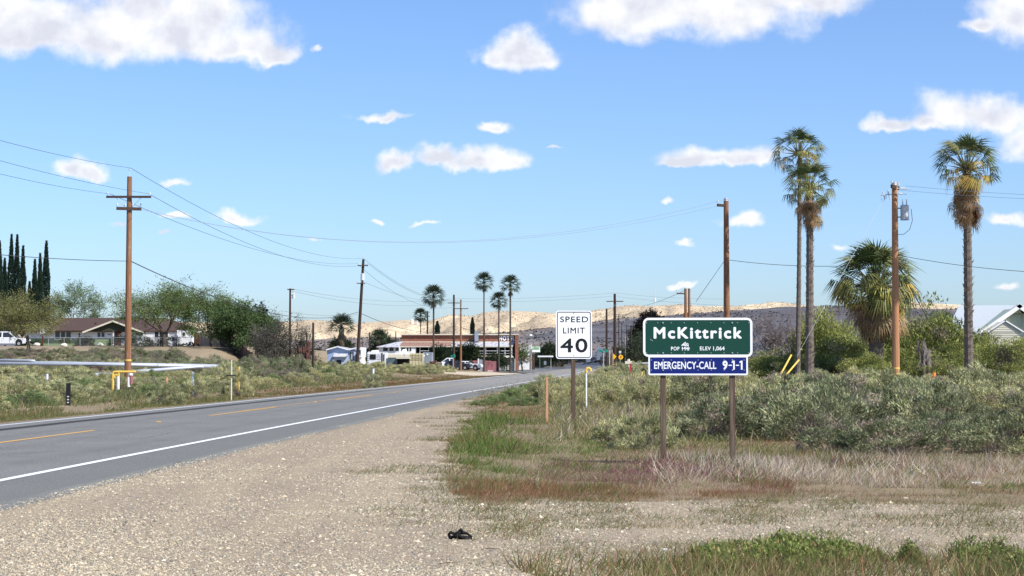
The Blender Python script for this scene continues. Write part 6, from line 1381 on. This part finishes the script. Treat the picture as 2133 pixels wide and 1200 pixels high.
# small tufts at the gravel edge, casting streaks of shade
tp = [(780, 980), (830, 972), (865, 968), (905, 1015), (1010, 1075), (1050, 1060), (1120, 1085), (885, 1015), (1000, 1095), (1060, 1105), (1100, 1110), (930, 860), (900, 872), (870, 880), (950, 880), (960, 900), (1230, 1080), (1330, 1095), (1560, 1080), (1740, 1045), (1800, 1075), (1880, 1080), (990, 1118), (1140, 1150), (1290, 1180), (2040, 1062), (1960, 1100), (1080, 1095)]
_r = random.Random(4)
tp += [(_r.gauss(955, 30), _r.uniform(850, 1050)) for _ in range(55)] + [(_r.uniform(980, 2150), _r.gauss(1062, 16)) for _ in range(60)] + [(_r.uniform(1000, 2150), _r.uniform(1075, 1180)) for _ in range(34)] + [(_r.uniform(700, 960), _r.uniform(930, 1090)) for _ in range(10)]
X_, Y_ = [], []
for (a, bb) in tp:
    Y = CAMZ * F / (bb - HOR); x = PX(a, Y); n = int(rng.integers(40, 220)); sp_ = .06 + n * .0008; X_.append(x + rng.normal(size=n) * sp_ * 1.3); Y_.append(Y + rng.normal(size=n) * sp_)
xy = np.stack([np.concatenate(X_), np.concatenate(Y_)], 1); n = len(xy); blades('gravel_tufts', xy, rng.uniform(.03, .12, n), .07, .9, mixcol(n, [OLIVE, (.10, .13, .04), STRAW, RUSTC], [3, 2, 1, 1]))
# verge left of the road
Y = rng.uniform(30, 230, 150000) ** 1.0; off = rng.gamma(2.0, 1.5, len(Y)) + 4.45; x = roadx(Y) - off; px, py = proj(x, Y); k = (px > -40) & ~((Y > 56) & (Y < 67) & (off > 6.5) & (off < 12) & (px > 130) & (px < 520)) & (rng.random(len(Y)) < 55 / Y) & (rng.random(len(Y)) < SS(fbm(x * .8, Y * .3, 3), .25, .5)); xy = np.stack([x[k], Y[k]], 1)
pxk = px[k]; rr = .4 + 2.4 * SS(pxk, 450, 650); n = len(xy); Wt = np.stack([np.full(n, 1.2), np.full(n, 1.6), np.full(n, .6), rr], 1)
blades('left_verge_weeds', xy, rng.uniform(.06, .24, n) * np.clip((roadx(xy[:, 1]) - xy[:, 0] - 4.2) / 2, .3, 1), .06, .6, mixcol(n, [GREEN, OLIVE, STRAW, (.28, .11, .06)], Wt))
# grass among the bushes both sides
Y = rng.uniform(52, 170, 120000); px = rng.uniform(-50, 1000, len(Y)); x = (px - 1066.5) / F * Y; k = (roadx(Y) - x > 9) & ~((-x > 27) & (Y > 178)) & ~((Y < 68) & (px > 130) & (px < 520) & (roadx(Y) - x < 12.5)); xy = np.stack([x[k], Y[k]], 1); n = len(xy)
blades('bush_land_grass', xy, rng.uniform(.12, .4, n), .06, .6, mixcol(n, [OLIVE, STRAW, (.22, .23, .12), GREEN], [2, 1.5, 3, 1]))
Y = rng.uniform(38, 110, 60000); px = rng.uniform(1150, 2250, len(Y)); x = (px - 1066.5) / F * Y; k = (x - roadx(Y) > 7); xy = np.stack([x[k], Y[k]], 1); n = len(xy)
blades('belt_grass', xy, rng.uniform(.12, .4, n), .06, .6, mixcol(n, [OLIVE, STRAW, (.22, .23, .12), PALE], [2, 2, 3, 1]))
# pebbles
def pebbles(n, poly, s0, s1, name):
    xy = sample(poly, n); x, y = xy.T; dR = x - roadx(y); k = (dR > 5.0) & (rng.random(len(x)) < .35 + .65 * SS(fbm(x * .7, y * .4, 3), .35, .6)); x, y = x[k], y[k]; n = len(x)
    s = rng.uniform(s0, s1, n) * (1 + rng.exponential(.25, n)); z = H(x, y); a0 = rng.uniform(0, 6.28, n); T = []; kk = 4
    c = np.stack([x, y, z], 1); ring = []
    for j in range(kk):
        a = a0 + j * 2 * PI / kk + rng.uniform(-.4, .4, n); r = s * rng.uniform(.7, 1.2, n); ring.append(c + np.stack([np.cos(a) * r, np.sin(a) * r, s * rng.uniform(-.1, .25, n)], 1))
    tpp = c + np.stack([rng.normal(size=n) * s * .2, rng.normal(size=n) * s * .2, s * rng.uniform(.5, .95, n)], 1)
    for j in range(kk): T.append(np.stack([ring[j], ring[(j + 1) % kk], tpp], 1))
    col = mixcol(n, [(.46, .385, .27), (.54, .47, .355), (.32, .28, .215), (.42, .32, .215), (.58, .53, .43), (.20, .18, .155)], [5, 2.5, 3, 1, .35, 2.4])
    V = np.stack(T, 1).reshape(-1, 3, 3); return tag(link(name, tris_mesh(name, V, np.repeat(col, kk, axis=0), STONEM)), kind='stuff')
pebbles(170000, [(-60, 1262), (-60, 1020), (600, 905), (930, 838), (1000, 860), (940, 930), (960, 1050), (1300, 1040), (2250, 1050), (2250, 1262)], .005, .0115, 'gravel')
pebbles(1600, [(-60, 1262), (-60, 1040), (600, 905), (930, 838), (1000, 860), (940, 930), (960, 1050), (1300, 1040), (2250, 1010), (2250, 1262)], .013, .020, 'larger_gravel')
# black cloth / strap lying on the gravel
Y = CAMZ * F / (1122 - HOR); x = PX(960, Y); t = thing('lost_sandal', (x, Y, Hs(x, Y)), 'crumpled black strap sandal lying on the gravel', 'sandal'); s = Y / F
def L3(px, py, d=0): return Vector(((px - 960) * s, d, (1123 - py) * s))
b = MB(); b.sm = True; b.path([L3(936, 1120), L3(946, 1119.5), L3(958, 1120), L3(972, 1121), L3(984, 1121)], [.016, .02, .024, .022, .012], 8); b.build('sole', M['cloth'], t)
b = MB(); b.sm = True; b.path([L3(937, 1120), L3(936, 1112), L3(939, 1109), L3(944, 1111), L3(948, 1113)], [.012, .014, .015, .014, .012], 7); b.build('heel_strap', M['cloth'], t)
b = MB(); b.sm = True; b.path([L3(945, 1114), L3(955, 1110), L3(964, 1110, .02), L3(974, 1112, .02), L3(983, 1119)], [.016, .02, .017, .012, .012], 7); b.path([L3(945, 1116, -.03), L3(958, 1115, -.03), L3(965, 1120, -.03)], [.014, .018, .012], 7); b.build('front_strap', M['cloth'], t)
b = MB(); b.path([L3(958, 1111), L3(957, 1105), L3(960, 1103), L3(963, 1105), L3(964, 1110)], [.011, .012, .012, .012, .010], 6); b.build('buckle_tab', M['cloth'], t)
for px, py, w, lb in ((1384, 1148, .035, 'small white disc of litter on the gravel right of centre'), (2030, 994, .12, 'flat white scrap lying in the gravel at right'),):
    Y = CAMZ * F / (py - HOR); x = PX(px, Y); b = MB().box((0, 0, .01), (w, w * .6, .012), rx=.15); tag(b.build('litter', M['white'], None, (x, Y, Hs(x, Y) + .01)), lb, 'litter')
for px, py, a_, lb in ((932, 1175, .15, 'thin dark twig on the gravel below the sandal'), (1020, 1147, -.02, 'short dark twig on the gravel right of the sandal')):
    Y = CAMZ * F / (py - HOR); x = PX(px, Y); b = MB(); b.path([(-.07, 0, .012), (0, .01, .02), (.08, .03, .014)], [.003, .004, .002], 4); tag(b.build('twig', M['poled'], None, (x, Y, Hs(x, Y)), (0, 0, a_)), lb, 'twig')
